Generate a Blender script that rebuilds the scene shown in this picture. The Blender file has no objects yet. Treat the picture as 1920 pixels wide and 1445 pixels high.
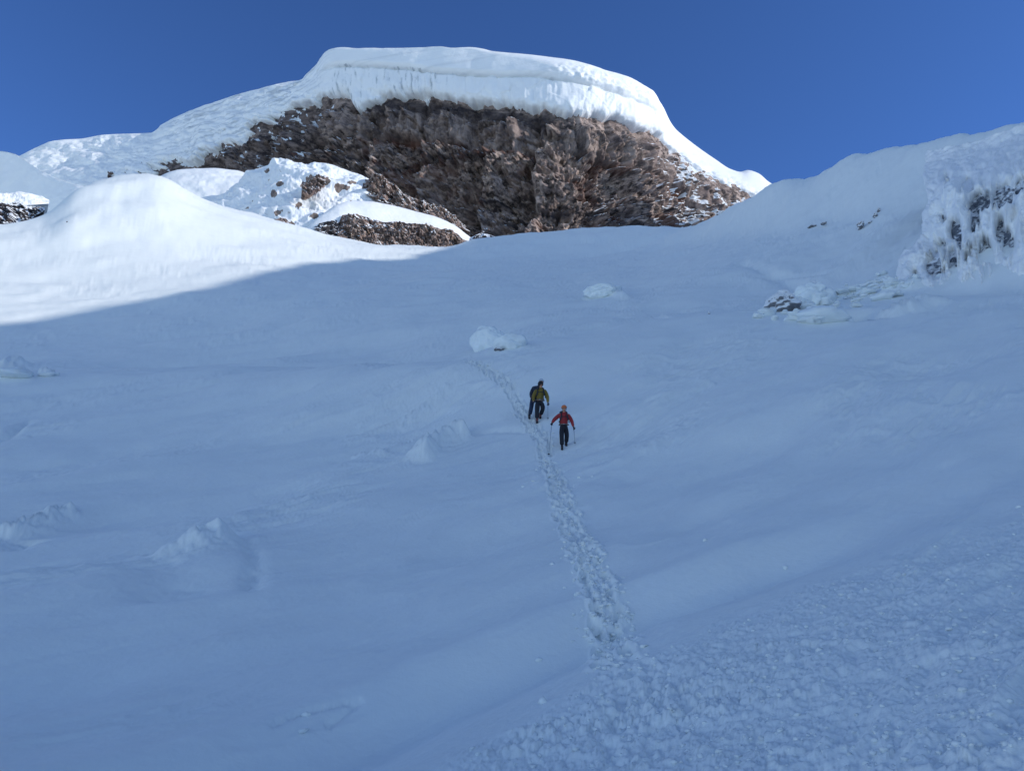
import bpy, bmesh, math, random
import numpy as np
from mathutils import Vector, Matrix, Euler

# ------------------------------------------------------------------ camera, sky, sun, exposure
S = bpy.context.scene
COL = S.collection
R = math.radians
PITCH, F, CX, CY, EYE = R(14.0), 1450.0, 960.0, 722.5, 1.62
cam = bpy.data.objects.new('camera', bpy.data.cameras.new('camera'))
COL.objects.link(cam)
cam.location = (0, 0, EYE)
cam.rotation_euler = (R(90) + PITCH, 0, 0)
cam.data.sensor_width = 36.0
cam.data.lens = 36.0 * F / 1920.0
cam.data.clip_start = 0.1
cam.data.clip_end = 20000
S.camera = cam
SUN_EL, SUN_AZ = R(24.0), R(98.0)
S.view_settings.view_transform = 'Standard'
S.view_settings.look = 'None'
S.view_settings.gamma = 1
S.view_settings.exposure = 0.80
SUNDIR = Vector((math.sin(SUN_AZ) * math.cos(SUN_EL), math.cos(SUN_AZ) * math.cos(SUN_EL), math.sin(SUN_EL)))


def make_world():
    w = bpy.data.worlds.new('World')
    S.world = w
    w.use_nodes = True
    nt = w.node_tree
    n, l = nt.nodes, nt.links
    sky = n.new('ShaderNodeTexSky')
    sky.sky_type = 'NISHITA'
    sky.sun_disc = False
    sky.sun_elevation = SUN_EL
    sky.sun_rotation = SUN_AZ
    sky.altitude = 5000
    sky.air_density = 1.0
    sky.dust_density = 0.3
    sky.ozone_density = 1.0
    # sky multiplied by a darker blue in a wide cone ahead, over the summit
    tc = n.new('ShaderNodeTexCoord')
    dot = n.new('ShaderNodeVectorMath'); dot.operation = 'DOT_PRODUCT'
    dot.inputs[1].default_value = Vector((-0.05, 0.84, 0.54)).normalized()
    mr = n.new('ShaderNodeMapRange')
    mr.inputs['From Min'].default_value = 0.30
    mr.inputs['From Max'].default_value = 0.68
    mr.inputs['To Min'].default_value = 0.0
    mr.inputs['To Max'].default_value = 1.0
    mr.interpolation_type = 'SMOOTHSTEP'
    mul = n.new('ShaderNodeMix'); mul.data_type = 'RGBA'; mul.blend_type = 'MULTIPLY'
    mul.inputs[7].default_value = (0.31, 0.50, 0.80, 1)
    l.new(tc.outputs['Generated'], dot.inputs[0])
    l.new(dot.outputs['Value'], mr.inputs['Value'])
    l.new(mr.outputs['Result'], mul.inputs[0])
    l.new(sky.outputs[0], mul.inputs[6])
    l.new(mul.outputs[2], n['Background'].inputs[0])
    n['Background'].inputs[1].default_value = 0.15


make_world()
sl = bpy.data.lights.new('sun', 'SUN')
sl.energy = 2.0
sl.angle = R(0.53)
sl.color = (1.0, 0.95, 0.87)
sun = bpy.data.objects.new('sun', sl)
COL.objects.link(sun)
sun.rotation_euler = (-SUNDIR).to_track_quat('-Z', 'Y').to_euler()
sun.location = (200, -20, 200)

random.seed(4)
RNG = np.random.default_rng(11)

# ------------------------------------------------------------------ numeric helpers


def smooth(a, b, x):
    t = np.clip((x - a) / (b - a), 0, 1)
    return t * t * (3 - 2 * t)


def hash3(ix, iy, iz):
    h = (ix.astype(np.uint32) * np.uint32(374761393) + iy.astype(np.uint32) * np.uint32(668265263)
         + iz.astype(np.uint32) * np.uint32(2147483647))
    h = (h ^ (h >> np.uint32(13))) * np.uint32(1274126177)
    h = h ^ (h >> np.uint32(16))
    h = h * np.uint32(2246822519)
    return ((h ^ (h >> np.uint32(15))) & np.uint32(0xffffff)).astype(np.float32) / np.float32(0xffffff)


def vnoise(x, y, seed=0):
    """value noise in -1..1 with quintic blending"""
    x = np.asarray(x, np.float64); y = np.asarray(y, np.float64)
    ix, iy = np.floor(x).astype(np.int64), np.floor(y).astype(np.int64)
    fx, fy = (x - ix).astype(np.float32), (y - iy).astype(np.float32)
    ux, uy = fx * fx * fx * (fx * (fx * 6 - 15) + 10), fy * fy * fy * (fy * (fy * 6 - 15) + 10)
    s = np.full_like(ix, seed)
    a, b = hash3(ix, iy, s), hash3(ix + 1, iy, s)
    c, d = hash3(ix, iy + 1, s), hash3(ix + 1, iy + 1, s)
    return ((a + (b - a) * ux) * (1 - uy) + (c + (d - c) * ux) * uy) * 2 - 1


def fbm(x, y, o=4, seed=0, gain=0.5):
    v = 0.0; amp = 1.0; tot = 0.0
    for k in range(o):
        ca, sa = math.cos(0.6 * k + 0.3), math.sin(0.6 * k + 0.3)
        v = v + amp * vnoise((x * ca - y * sa) * 2 ** k + 17.3 * k, (x * sa + y * ca) * 2 ** k - 9.1 * k, seed + k)
        tot += amp; amp *= gain
    return v / tot


def ridged(x, y, o=4, seed=0, gain=0.5):
    v = 0.0; amp = 1.0; tot = 0.0
    for k in range(o):
        v = v + amp * (1 - 2 * np.abs(vnoise(x * 2 ** k + 5.7 * k, y * 2 ** k + 3.3 * k, seed + k)))
        tot += amp; amp *= gain
    return v / tot


def cells(x, y, seed=0):
    """distance to nearest / second nearest random point and a random value of the nearest one"""
    ix, iy = np.floor(x).astype(np.int64), np.floor(y).astype(np.int64)
    d1 = np.full(x.shape, 9.0); d2 = np.full(x.shape, 9.0); rv = np.zeros(x.shape)
    for dx in (-1, 0, 1):
        for dy in (-1, 0, 1):
            jx, jy = ix + dx, iy + dy
            s0 = np.full_like(jx, seed)
            px = jx + hash3(jx, jy, s0); py = jy + hash3(jx, jy, s0 + 7)
            d = np.hypot(px - x, py - y)
            r = hash3(jx, jy, s0 + 13)
            near = d < d1
            d2 = np.where(near, d1, np.minimum(d2, d)); rv = np.where(near, r, rv); d1 = np.where(near, d, d1)
    return d1, d2, rv


def facets(x, y, seed=0):
    """angular blocks: every cell is a plane with its own height and tilt"""
    ix, iy = np.floor(x).astype(np.int64), np.floor(y).astype(np.int64)
    d1 = np.full(x.shape, 9.0); out = np.zeros(x.shape)
    for dx in (-1, 0, 1):
        for dy in (-1, 0, 1):
            jx, jy = ix + dx, iy + dy
            s0 = np.full_like(jx, seed)
            px = jx + hash3(jx, jy, s0); py = jy + hash3(jx, jy, s0 + 7)
            ex, ey = x - px, y - py
            d = np.hypot(ex, ey)
            v = (hash3(jx, jy, s0 + 13) - 0.5) + (hash3(jx, jy, s0 + 17) - 0.5) * 3.6 * ex + (hash3(jx, jy, s0 + 19) - 0.5) * 2.2 * ey
            near = d < d1
            out = np.where(near, v, out); d1 = np.where(near, d, d1)
    return out


def curve(pts, x):
    """monotone cubic through (px, value) points, flat outside"""
    p = np.array(pts, float)
    X, Y = p[:, 0], p[:, 1]
    h = np.diff(X); dl = np.diff(Y) / h
    m = np.zeros(len(X))
    for i in range(1, len(X) - 1):
        if dl[i - 1] * dl[i] > 0:
            w1, w2 = 2 * h[i] + h[i - 1], h[i] + 2 * h[i - 1]
            m[i] = (w1 + w2) / (w1 / dl[i - 1] + w2 / dl[i])
    if len(X) > 2:
        m[0], m[-1] = dl[0] * 0.7, dl[-1] * 0.7
    x = np.clip(np.asarray(x, float), X[0], X[-1])
    i = np.clip(np.searchsorted(X, x, side='right') - 1, 0, len(X) - 2)
    t = (x - X[i]) / h[i]
    return ((1 + 2 * t) * (1 - t) ** 2 * Y[i] + t * (1 - t) ** 2 * h[i] * m[i]
            + t * t * (3 - 2 * t) * Y[i + 1] + t * t * (t - 1) * h[i] * m[i + 1])


def point(px, py, r):
    """a world point seen towards photo position (px, py) at horizontal distance r"""
    px, py, r = np.broadcast_arrays(np.asarray(px, float), np.asarray(py, float), np.asarray(r, float))
    a, b = (px - CX) / F, (CY - py) / F
    c, s = math.cos(PITCH), math.sin(PITCH)
    X, Y, Z = a, c - b * s, s + b * c
    h = np.hypot(X, Y)
    return np.stack([X / h * r, Y / h * r, EYE + Z / h * r], -1)


# ------------------------------------------------------------------ mesh helpers
def grid_mesh(name, V, mat, parent=None, attrs=None, smooth_shade=True, wrap=False):
    n, m = V.shape[:2]
    me = bpy.data.meshes.new(name)
    idx = np.arange(n * m).reshape(n, m)
    a, b, c, d = idx[:-1, :-1], idx[:-1, 1:], idx[1:, 1:], idx[1:, :-1]
    q = np.stack([a, b, c, d], -1).reshape(-1, 4)
    if wrap:
        q = np.concatenate([q, np.stack([idx[:-1, -1], idx[:-1, 0], idx[1:, 0], idx[1:, -1]], -1)])
    raw_mesh(me, V.reshape(-1, 3), q, smooth_shade)
    for k, v in (attrs or {}).items():
        at = me.attributes.new(k, 'FLOAT', 'POINT')
        at.data.foreach_set('value', v.reshape(-1).astype(np.float32))
    return link(name, me, mat, parent)


def raw_mesh(me, V, q, smooth_shade=True):
    k = q.shape[1]
    me.vertices.add(len(V)); me.vertices.foreach_set('co', np.ascontiguousarray(V, np.float32).reshape(-1))
    me.loops.add(q.size); me.loops.foreach_set('vertex_index', q.reshape(-1).astype(np.int32))
    me.polygons.add(len(q))
    me.polygons.foreach_set('loop_start', (np.arange(len(q)) * k).astype(np.int32))
    me.update(calc_edges=True)
    me.polygons.foreach_set('use_smooth', np.full(len(q), smooth_shade))
    me.validate()


def link(name, me, mat, parent=None):
    o = bpy.data.objects.new(name, me)
    COL.objects.link(o)
    if mat is not None:
        me.materials.append(mat)
    if parent is not None:
        o.parent = parent
    return o


def empty(name, loc=(0, 0, 0), rz=0.0):
    o = bpy.data.objects.new(name, None)
    COL.objects.link(o)
    o.location = loc; o.rotation_euler = (0, 0, rz)
    o.empty_display_size = 0.3
    return o


def tag(o, label, cat, group=None, kind=None):
    o['label'] = label; o['category'] = cat
    if group: o['group'] = group
    if kind: o['kind'] = kind
    return o


# ------------------------------------------------------------------ materials
def new_mat(name):
    m = bpy.data.materials.new(name)
    m.use_nodes = True
    nt = m.node_tree
    return m, nt.nodes, nt.links, nt.nodes['Principled BSDF']


def noise_node(n, l, scale, detail=4, rough=0.55, vec=None):
    t = n.new('ShaderNodeTexNoise')
    t.inputs['Scale'].default_value = scale
    t.inputs['Detail'].default_value = detail
    t.inputs['Roughness'].default_value = rough
    if vec is not None: l.new(vec, t.inputs['Vector'])
    return t


def ramp(n, l, src, a, b, ca, cb):
    r = n.new('ShaderNodeValToRGB')
    r.color_ramp.elements[0].position = a; r.color_ramp.elements[1].position = b
    r.color_ramp.elements[0].color = (*ca, 1); r.color_ramp.elements[1].color = (*cb, 1)
    l.new(src, r.inputs[0])
    return r


def mix(n, l, fac, a, b):
    m = n.new('ShaderNodeMix'); m.data_type = 'RGBA'
    for s, v in ((0, fac), (6, a), (7, b)):
        if hasattr(v, 'links') or hasattr(v, 'is_linked'): l.new(v, m.inputs[s])
        elif isinstance(v, tuple): m.inputs[s].default_value = (*v, 1)
        else: m.inputs[s].default_value = v
    return m.outputs[2]


def snow_mat(name, col=(0.86, 0.885, 0.91), bump_scale=6.0, bump=0.3, dist=0.05, ice=None):
    m, n, l, p = new_mat(name)
    tc = n.new('ShaderNodeTexCoord')
    t = noise_node(n, l, bump_scale, 6, 0.65, tc.outputs['Object'])
    t2 = noise_node(n, l, bump_scale * 0.13, 3, 0.5, tc.outputs['Object'])
    base = mix(n, l, t2.outputs['Fac'], tuple(c * 0.94 for c in col), tuple(min(1, c * 1.03) for c in col))
    if ice is not None:                                  # grey streaks and bands of the ice, plus painted shade in notch and hollows
        at = n.new('ShaderNodeAttribute'); at.attribute_name = 'grey'
        base = mix(n, l, at.outputs['Fac'], base, ice)
    if not isinstance(base, tuple): l.new(base, p.inputs['Base Color'])
    p.inputs['Roughness'].default_value = 0.62
    p.inputs['Specular IOR Level'].default_value = 0.25
    b = n.new('ShaderNodeBump'); b.inputs['Strength'].default_value = bump; b.inputs['Distance'].default_value = dist
    l.new(t.outputs['Fac'], b.inputs['Height']); l.new(b.outputs[0], p.inputs['Normal'])
    return m


def rock_mat(name, cols, snow=(0.58, 0.72), bump=0.5, scale=1.0, snow_noise=0.25, mottle=(0.36, 0.66), stretch=(1, 1, 1)):
    m, n, l, p = new_mat(name)
    tc = n.new('ShaderNodeTexCoord'); v = tc.outputs['Object']
    a = noise_node(n, l, 0.05 * scale, 5, 0.6, v)
    mp = n.new('ShaderNodeMapping'); mp.inputs['Scale'].default_value = stretch; l.new(v, mp.inputs['Vector'])
    b = noise_node(n, l, 0.45 * scale, 6, 0.7, mp.outputs[0])
    c1 = mix(n, l, ramp(n, l, b.outputs['Fac'], mottle[0], mottle[1], (0, 0, 0), (1, 1, 1)).outputs[0], cols[0], cols[1])
    at = n.new('ShaderNodeAttribute'); at.attribute_name = 'tint'
    # massive columnar band: dark downward streaks paint in the shade between its columns
    am = n.new('ShaderNodeAttribute'); am.attribute_name = 'massive'
    mp2 = n.new('ShaderNodeMapping'); mp2.inputs['Scale'].default_value = (1, 1, 0.16); l.new(v, mp2.inputs['Vector'])
    bm_ = noise_node(n, l, 0.22 * scale, 5, 0.65, mp2.outputs[0])
    cm = mix(n, l, ramp(n, l, bm_.outputs['Fac'], 0.42, 0.60, (0, 0, 0), (1, 1, 1)).outputs[0], tuple(c * 1.5 for c in cols[0]), tuple(c * 0.72 for c in cols[1]))
    c1 = mix(n, l, am.outputs['Fac'], c1, cm)
    c2 = mix(n, l, ramp(n, l, a.outputs['Fac'], 0.48, 0.68, (0, 0, 0), (0.75, 0.75, 0.75)).outputs[0], c1, cols[2])
    c3 = mix(n, l, at.outputs['Fac'], c2, cols[3])
    ar = n.new('ShaderNodeAttribute'); ar.attribute_name = 'rust'
    c3 = mix(n, l, ar.outputs['Fac'], c3, (0.11, 0.042, 0.026))
    # snow lodged on ledges
    geo = n.new('ShaderNodeNewGeometry'); sx = n.new('ShaderNodeSeparateXYZ')
    l.new(geo.outputs['Normal'], sx.inputs[0])
    sn = noise_node(n, l, 0.16 * scale, 4, 0.65, v)
    ad = n.new('ShaderNodeMath'); ad.operation = 'MULTIPLY_ADD'
    ad.inputs[1].default_value = snow_noise * 2; l.new(sn.outputs['Fac'], ad.inputs[0]); l.new(sx.outputs[2], ad.inputs[2])
    ats = n.new('ShaderNodeAttribute'); ats.attribute_name = 'snow'
    ad2 = n.new('ShaderNodeMath'); ad2.operation = 'ADD'
    l.new(ad.outputs[0], ad2.inputs[0]); l.new(ats.outputs['Fac'], ad2.inputs[1])
    k = ramp(n, l, ad2.outputs[0], max(0.0, min(0.97, snow[0] + snow_noise)), min(0.99, snow[1] + snow_noise), (0, 0, 0), (1, 1, 1))
    c4 = mix(n, l, k.outputs[0], c3, (0.80, 0.83, 0.87))
    l.new(c4, p.inputs['Base Color'])
    p.inputs['Roughness'].default_value = 0.9
    p.inputs['Specular IOR Level'].default_value = 0.15
    bp = n.new('ShaderNodeBump'); bp.inputs['Strength'].default_value = bump; bp.inputs['Distance'].default_value = 0.6 / scale
    b2 = noise_node(n, l, 1.1 * scale, 6, 0.75, v)
    l.new(b2.outputs['Fac'], bp.inputs['Height']); l.new(bp.outputs[0], p.inputs['Normal'])
    return m


def plain_mat(name, col, rough=0.8, scale=40, var=0.25, metal=0.0, bump=0.2):
    m, n, l, p = new_mat(name)
    tc = n.new('ShaderNodeTexCoord')
    t = noise_node(n, l, scale, 3, 0.6, tc.outputs['Object'])
    l.new(mix(n, l, t.outputs['Fac'], tuple(c * (1 - var) for c in col), tuple(min(1, c * (1 + var)) for c in col)), p.inputs['Base Color'])
    p.inputs['Roughness'].default_value = rough
    p.inputs['Metallic'].default_value = metal
    b = n.new('ShaderNodeBump'); b.inputs['Strength'].default_value = bump; b.inputs['Distance'].default_value = 0.01
    l.new(t.outputs['Fac'], b.inputs['Height']); l.new(b.outputs[0], p.inputs['Normal'])
    return m


M_SNOW = snow_mat('snow_field', (0.835, 0.885, 0.885), bump_scale=7.0, bump=0.35, dist=0.04)
M_LUMP = snow_mat('crusted_snow', (0.80, 0.87, 0.905), bump_scale=5.0, bump=0.5, dist=0.08)
M_FAR = snow_mat('far_snow', (0.88, 0.895, 0.91), bump_scale=0.6, bump=0.35, dist=0.5)
M_ICE = snow_mat('cap_ice', (0.88, 0.90, 0.92), bump_scale=0.5, bump=0.4, dist=0.6, ice=(0.40, 0.44, 0.48))
M_RIME = snow_mat('rime_ice', (0.90, 0.92, 0.935), bump_scale=1.6, bump=0.6, dist=0.25, ice=(0.45, 0.5, 0.56))
M_ROCK = rock_mat('cliff_rock', [(0.055, 0.044, 0.044), (0.53, 0.415, 0.365), (0.235, 0.175, 0.158), (0.040, 0.033, 0.038)], snow=(0.68, 0.80), mottle=(0.40, 0.60), stretch=(0.55, 0.55, 0.95), bump=0.7)  # strong pale and dark mottle paints lit and shaded facets into the colour
M_RUBBLE = rock_mat('rubble_rock', [(0.08, 0.06, 0.055), (0.42, 0.315, 0.27), (0.26, 0.175, 0.15), (0.05, 0.04, 0.04)], snow=(0.85, 0.95), scale=2.0, mottle=(0.40, 0.60))
M_GREY = rock_mat('frosted_stone', [(0.10, 0.11, 0.13), (0.30, 0.32, 0.35), (0.18, 0.18, 0.20), (0.08, 0.08, 0.09)], snow=(-0.25, 0.05), scale=6.0)
M_SPUR = rock_mat('spur_snow', [(0.085, 0.068, 0.062), (0.34, 0.27, 0.24), (0.22, 0.165, 0.145), (0.06, 0.05, 0.05)], snow=(0.62, 0.72), bump=0.3, scale=2.0)
M_DARK = rock_mat('dark_rock', [(0.035, 0.032, 0.036), (0.10, 0.085, 0.085), (0.06, 0.045, 0.045), (0.03, 0.03, 0.03)], snow=(0.72, 0.86), scale=3.0)

# ------------------------------------------------------------------ the ground: contour lines of a concave snow slope
# each contour: (photo x, photo y, horizontal distance in metres)
K = [
    [(-600, 1445, 11), (0, 1445, 9.5), (500, 1445, 8.3), (960, 1445, 7.3), (1400, 1445, 6.3), (1920, 1445, 5.3), (2600, 1445, 4.6)],
    [(-600, 1190, 20), (0, 1190, 16.5), (600, 1190, 13.5), (1150, 1190, 11), (1500, 1190, 9.4), (1920, 1190, 7.9), (2600, 1190, 6.6)],
    [(-600, 1000, 32), (0, 1000, 26.5), (600, 1000, 22), (1060, 1000, 18.5), (1500, 1000, 15), (1920, 1000, 12.5), (2600, 1000, 10)],
    [(-600, 845, 50), (0, 845, 42), (500, 845, 36), (1060, 845, 30), (1500, 845, 25.5), (1920, 845, 21.5), (2600, 845, 17)],
    [(-600, 760, 60), (0, 760, 53), (600, 760, 42), (1060, 760, 36), (1500, 760, 31.5), (1920, 760, 27), (2600, 760, 22)],
    [(-600, 715, 66), (0, 705, 62), (400, 702, 54), (700, 692, 46.5), (850, 684, 43.5), (980, 640, 49), (1100, 611, 54), (1300, 591, 59), (1500, 585, 60), (1920, 560, 55), (2600, 540, 48)],
    [(-600, 700, 78), (0, 690, 73), (400, 692, 68), (700, 692, 62), (850, 684, 57), (980, 641, 56.5), (1100, 611, 62), (1300, 590, 67), (1500, 576, 70), (1920, 540, 66), (2600, 510, 58)],
    [(-600, 630, 100), (0, 620, 95), (400, 590, 95), (700, 570, 92), (925, 555, 95), (1200, 530, 100), (1500, 500, 92), (1700, 518, 75), (1920, 484, 67), (2600, 450, 62)],
    [(-600, 540, 120), (0, 520, 118), (400, 500, 125), (700, 512, 140), (925, 495, 160), (1200, 476, 180), (1500, 430, 125), (1700, 395, 104), (1920, 350, 93), (2600, 300, 85)],
    [(-800, 450, 150), (-400, 432, 150), (0, 430, 150), (80, 413, 155), (140, 367, 162), (190, 349, 168), (230, 342, 171), (282, 340, 173), (308, 346, 174), (340, 365, 176), (400, 395, 180), (480, 422, 185), (560, 442, 188), (640, 464, 192), (720, 480, 200), (830, 487, 213), (900, 470, 224), (1000, 459, 234), (1100, 447, 242), (1200, 443, 248), (1270, 449, 242), (1320, 440, 228), (1350, 421, 215), (1420, 382, 195), (1465, 357, 180), (1520, 350, 168), (1560, 327, 160), (1640, 298, 148), (1750, 276, 132), (1850, 252, 120), (1920, 230, 112), (2150, 165, 102), (2600, 110, 92)],
]
AZN, UN = 1441, 500
AZG = np.linspace(-180, 180, AZN)
U0, U1 = math.log(1.0), math.log(4000.0)
UG = np.linspace(U0, U1, UN)
PXS = np.linspace(-900, 2700, 1801)


def build_base():
    rs, zs = [np.full(AZN, 1.0), np.full(AZN, 2.6)], [np.full(AZN, -0.12), np.full(AZN, -0.03)]
    for c in K:
        p = point(PXS, curve([(a, b) for a, b, _ in c], PXS), curve([(a, d) for a, _, d in c], PXS))
        az = np.degrees(np.arctan2(p[:, 0], p[:, 1]))
        o = np.argsort(az)
        rs.append(np.interp(AZG, az[o], np.hypot(p[:, 0], p[:, 1])[o]))
        zs.append(np.interp(AZG, az[o], p[o, 2]))
    drop = np.interp(AZG, [-40, -18, -12, -5, 2, 10, 14, 22, 40], [20, 18, 16, 8, 3, 3, 6, 10, 8])
    rs.append(rs[-1] + 16); zs.append(zs[-1] - drop * 0.55)
    rs.append(rs[-1] + 40); zs.append(zs[-2] - drop)
    rs.append(np.full(AZN, 700.0)); zs.append(zs[-1] - 40)
    rs.append(np.full(AZN, 4500.0)); zs.append(np.full(AZN, -250.0))
    r, z = np.array(rs), np.array(zs)
    for i in range(1, len(r)): r[i] = np.maximum(r[i], r[i - 1] * 1.03)
    h = np.diff(r, axis=0); d = np.diff(z, axis=0) / h
    m = np.zeros_like(z)
    m[0], m[-1] = d[0], d[-1]
    w1, w2 = 2 * h[1:] + h[:-1], h[1:] + 2 * h[:-1]
    same = d[:-1] * d[1:] > 0
    with np.errstate(divide='ignore', invalid='ignore'):
        hm = (w1 + w2) / (w1 / d[:-1] + w2 / d[1:])
    m[1:-1] = np.where(same, hm, 0)
    out = np.zeros((UN, AZN))
    RR = np.exp(UG)
    for j in range(AZN):
        i = np.clip(np.searchsorted(r[:, j], RR, side='right') - 1, 0, len(r) - 2)
        t = np.clip((RR - r[i, j]) / h[i, j], 0, 1)
        out[:, j] = ((1 + 2 * t) * (1 - t) ** 2 * z[i, j] + t * (1 - t) ** 2 * h[i, j] * m[i, j]
                     + t * t * (3 - 2 * t) * z[i + 1, j] + t * t * (t - 1) * h[i, j] * m[i + 1, j])
    back = 0.30 * RR[:, None] * np.cos(np.radians(AZG))[None, :]
    back = np.where(back < 0, back, back * 0.6) - 0.1 * smooth(300, 4000, RR)[:, None] * RR[:, None]
    w = smooth(55, 105, np.abs(AZG))[None, :]
    out = out * (1 - w) + back * w
    for ax, sg in ((0, 1.6), (1, 1.6)):
        k = np.exp(-0.5 * (np.arange(-6, 7) / sg) ** 2); k /= k.sum()
        pad = [(0, 0), (0, 0)]; pad[ax] = (6, 6)
        o2 = np.pad(out, pad, mode='edge' if ax == 0 else 'wrap')
        out = sum(k[q] * np.take(o2, range(q, q + out.shape[ax]), axis=ax) for q in range(13))
    return out


BASE = build_base()


def cr(p0, p1, p2, p3, t):
    return p1 + 0.5 * t * (p2 - p0 + t * (2 * p0 - 5 * p1 + 4 * p2 - p3 + t * (3 * (p1 - p2) + p3 - p0)))


def zbase(X, Y):
    X, Y = np.asarray(X, float), np.asarray(Y, float)
    r = np.maximum(np.hypot(X, Y), 1.0)
    u = (np.log(r) - U0) / (U1 - U0) * (UN - 1)
    a = (np.degrees(np.arctan2(X, Y)) + 180) / 360 * (AZN - 1)
    iu = np.clip(np.floor(u).astype(int), 0, UN - 2); ia = np.floor(a).astype(int)
    tu, ta = np.clip(u - iu, 0, 1), a - ia
    rows = []
    for q in (-1, 0, 1, 2):
        i = np.clip(iu + q, 0, UN - 1)
        rows.append(cr(*[BASE[i, (ia + k) % (AZN - 1)] for k in (-1, 0, 1, 2)], ta))
    return cr(*rows, tu)


def hit(px, py, f=None, rmax=330.0):
    """where the view towards (px, py) meets the ground"""
    f = f or zbase
    px, py = np.broadcast_arrays(np.asarray(px, float), np.asarray(py, float))
    shp = px.shape; px, py = px.ravel(), py.ravel()
    rr = np.exp(np.linspace(math.log(2.5), math.log(rmax), 500))
    p = point(px[:, None], py[:, None], rr[None, :])
    g = p[..., 2] - f(p[..., 0], p[..., 1])
    below = g < 0
    i = np.where(below.any(1), below.argmax(1), len(rr) - 1)
    i = np.maximum(i, 1); k = np.arange(len(px))
    g0, g1 = g[k, i - 1], g[k, i]
    t = np.clip(g0 / np.where(np.abs(g0 - g1) < 1e-9, 1e-9, g0 - g1), 0, 1)
    q = point(px, py, rr[i - 1] + (rr[i] - rr[i - 1]) * t)
    return q.reshape(shp + (3,))


# unseen ridge right of the view, crest shaped so its shadow meets this edge
BND = [(0, 627), (100, 613), (190, 596), (300, 573), (420, 549), (520, 519), (600, 503), (700, 494), (800, 490)]
bp_ = hit([b[0] for b in BND], [b[1] for b in BND])
far_ = point([880, 1000, 1120, 1190, 1250, 1330, 1410], [470, 458, 444, 388, 345, 335, 348], [222, 236, 262, 284, 300, 318, 334])
bp_ = np.concatenate([bp_, far_])
sdir = np.array([math.sin(SUN_AZ), math.cos(SUN_AZ)]); tan_el = math.tan(SUN_EL)
RK, RB = 0.90, 42.0


def ridge_x(Y):
    return np.sqrt((RK * np.maximum(Y, -60) + RB) ** 2 + 80.0 ** 2)


t_ = np.full(len(bp_), 100.0)
for _ in range(40):
    t_ = t_ + 0.5 * (ridge_x(bp_[:, 1] + t_ * sdir[1]) - bp_[:, 0] - t_ * sdir[0])
crest_ = np.stack([bp_[:, 0] + t_ * sdir[0], bp_[:, 1] + t_ * sdir[1], bp_[:, 2] + t_ * tan_el], -1)
o_ = np.argsort(crest_[:, 1]); crest_ = crest_[o_]
print('ridge crest', np.round(crest_, 1).tolist())
kx = np.concatenate([[-160, -60], crest_[:, 1], [crest_[-1, 1] + 40, crest_[-1, 1] + 120]])
kz = np.concatenate([[crest_[0, 2] - 34, crest_[0, 2] - 8], crest_[:, 2], [crest_[-1, 2] - 25, crest_[-1, 2] - 140]])


def ridge_z(X, Y):
    h = np.interp(Y, kx, kz)
    d = (X - ridge_x(Y)) / np.interp(Y, [0, 60], [1.05, math.hypot(1, RK)])
    dd = np.sqrt(d * d + 9) - 3
    return h + 2.0 - np.where(d < 0, 1.9, 0.75) * dd - np.where(Y < -60, (-60 - Y) * 0.5, 0)


def bank_line(n=60):
    xs = np.linspace(640, 1920, n)
    ys = curve([(640, 1470), (780, 1425), (1000, 1302), (1180, 1203), (1340, 1125), (1480, 1068), (1600, 1020), (1760, 960), (1920, 905)], xs)
    L = hit(xs, ys)
    d0, d1 = L[0] - L[2], L[-1] - L[-3]
    return np.concatenate([[L[0] + d0 / np.hypot(*d0[:2]) * k for k in (30, 15, 5)], L, [L[-1] + d1 / np.hypot(*d1[:2]) * k for k in (5, 15, 40)]])


BANK = bank_line()


def line_dist(X, Y, L):
    """signed distance to a polyline (positive on its left) and the position along it 0..1"""
    best = np.full(X.shape, 1e9); sg = np.zeros(X.shape); al = np.zeros(X.shape)
    n = len(L) - 1
    for i in range(n):
        a, b = L[i, :2], L[i + 1, :2]
        d = b - a; ll = d @ d + 1e-12
        t = np.clip(((X - a[0]) * d[0] + (Y - a[1]) * d[1]) / ll, 0, 1)
        ex, ey = X - a[0] - t * d[0], Y - a[1] - t * d[1]
        q = np.hypot(ex, ey)
        c = q < best
        best = np.where(c, q, best)
        sg = np.where(c, np.sign(d[0] * (Y - a[1]) - d[1] * (X - a[0])), sg)
        al = np.where(c, (i + t) / n, al)
    return best * sg, al


def zmid(X, Y):
    """base slope + shading ridge + bank near the camera"""
    X, Y = np.asarray(X, float), np.asarray(Y, float)
    z = zbase(X, Y)
    rz = ridge_z(X, Y)
    k = 3.0
    hh = np.clip(0.5 + 0.5 * (rz - z) / k, 0, 1)
    z = z * (1 - hh) + rz * hh + k * hh * (1 - hh)
    near = (np.hypot(X, Y) < 40)
    if near.any():
        d, al = line_dist(X[near], Y[near], BANK)
        amp = 0.50 * (1 - smooth(0.72, 1.0, al))
        prof = -smooth(-0.25, 1.9, d) * (1 - smooth(1.5, 3.0, d)) + 0.12 * np.exp(-((d - 3.0) / 0.45) ** 2)
        z[near] = z[near] + amp * prof
    return z


# ------------------------------------------------------------------ ground mesh with tracks, drifts and clods
def smoothed(px, py, n):
    p = np.array([px, py], float).T
    t = np.linspace(0, 1, n)
    s = np.concatenate([[0], np.cumsum(np.hypot(*np.diff(p, axis=0).T))]); s /= s[-1]
    return curve(list(zip(s, p[:, 0])), t), curve(list(zip(s, p[:, 1])), t)


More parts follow.
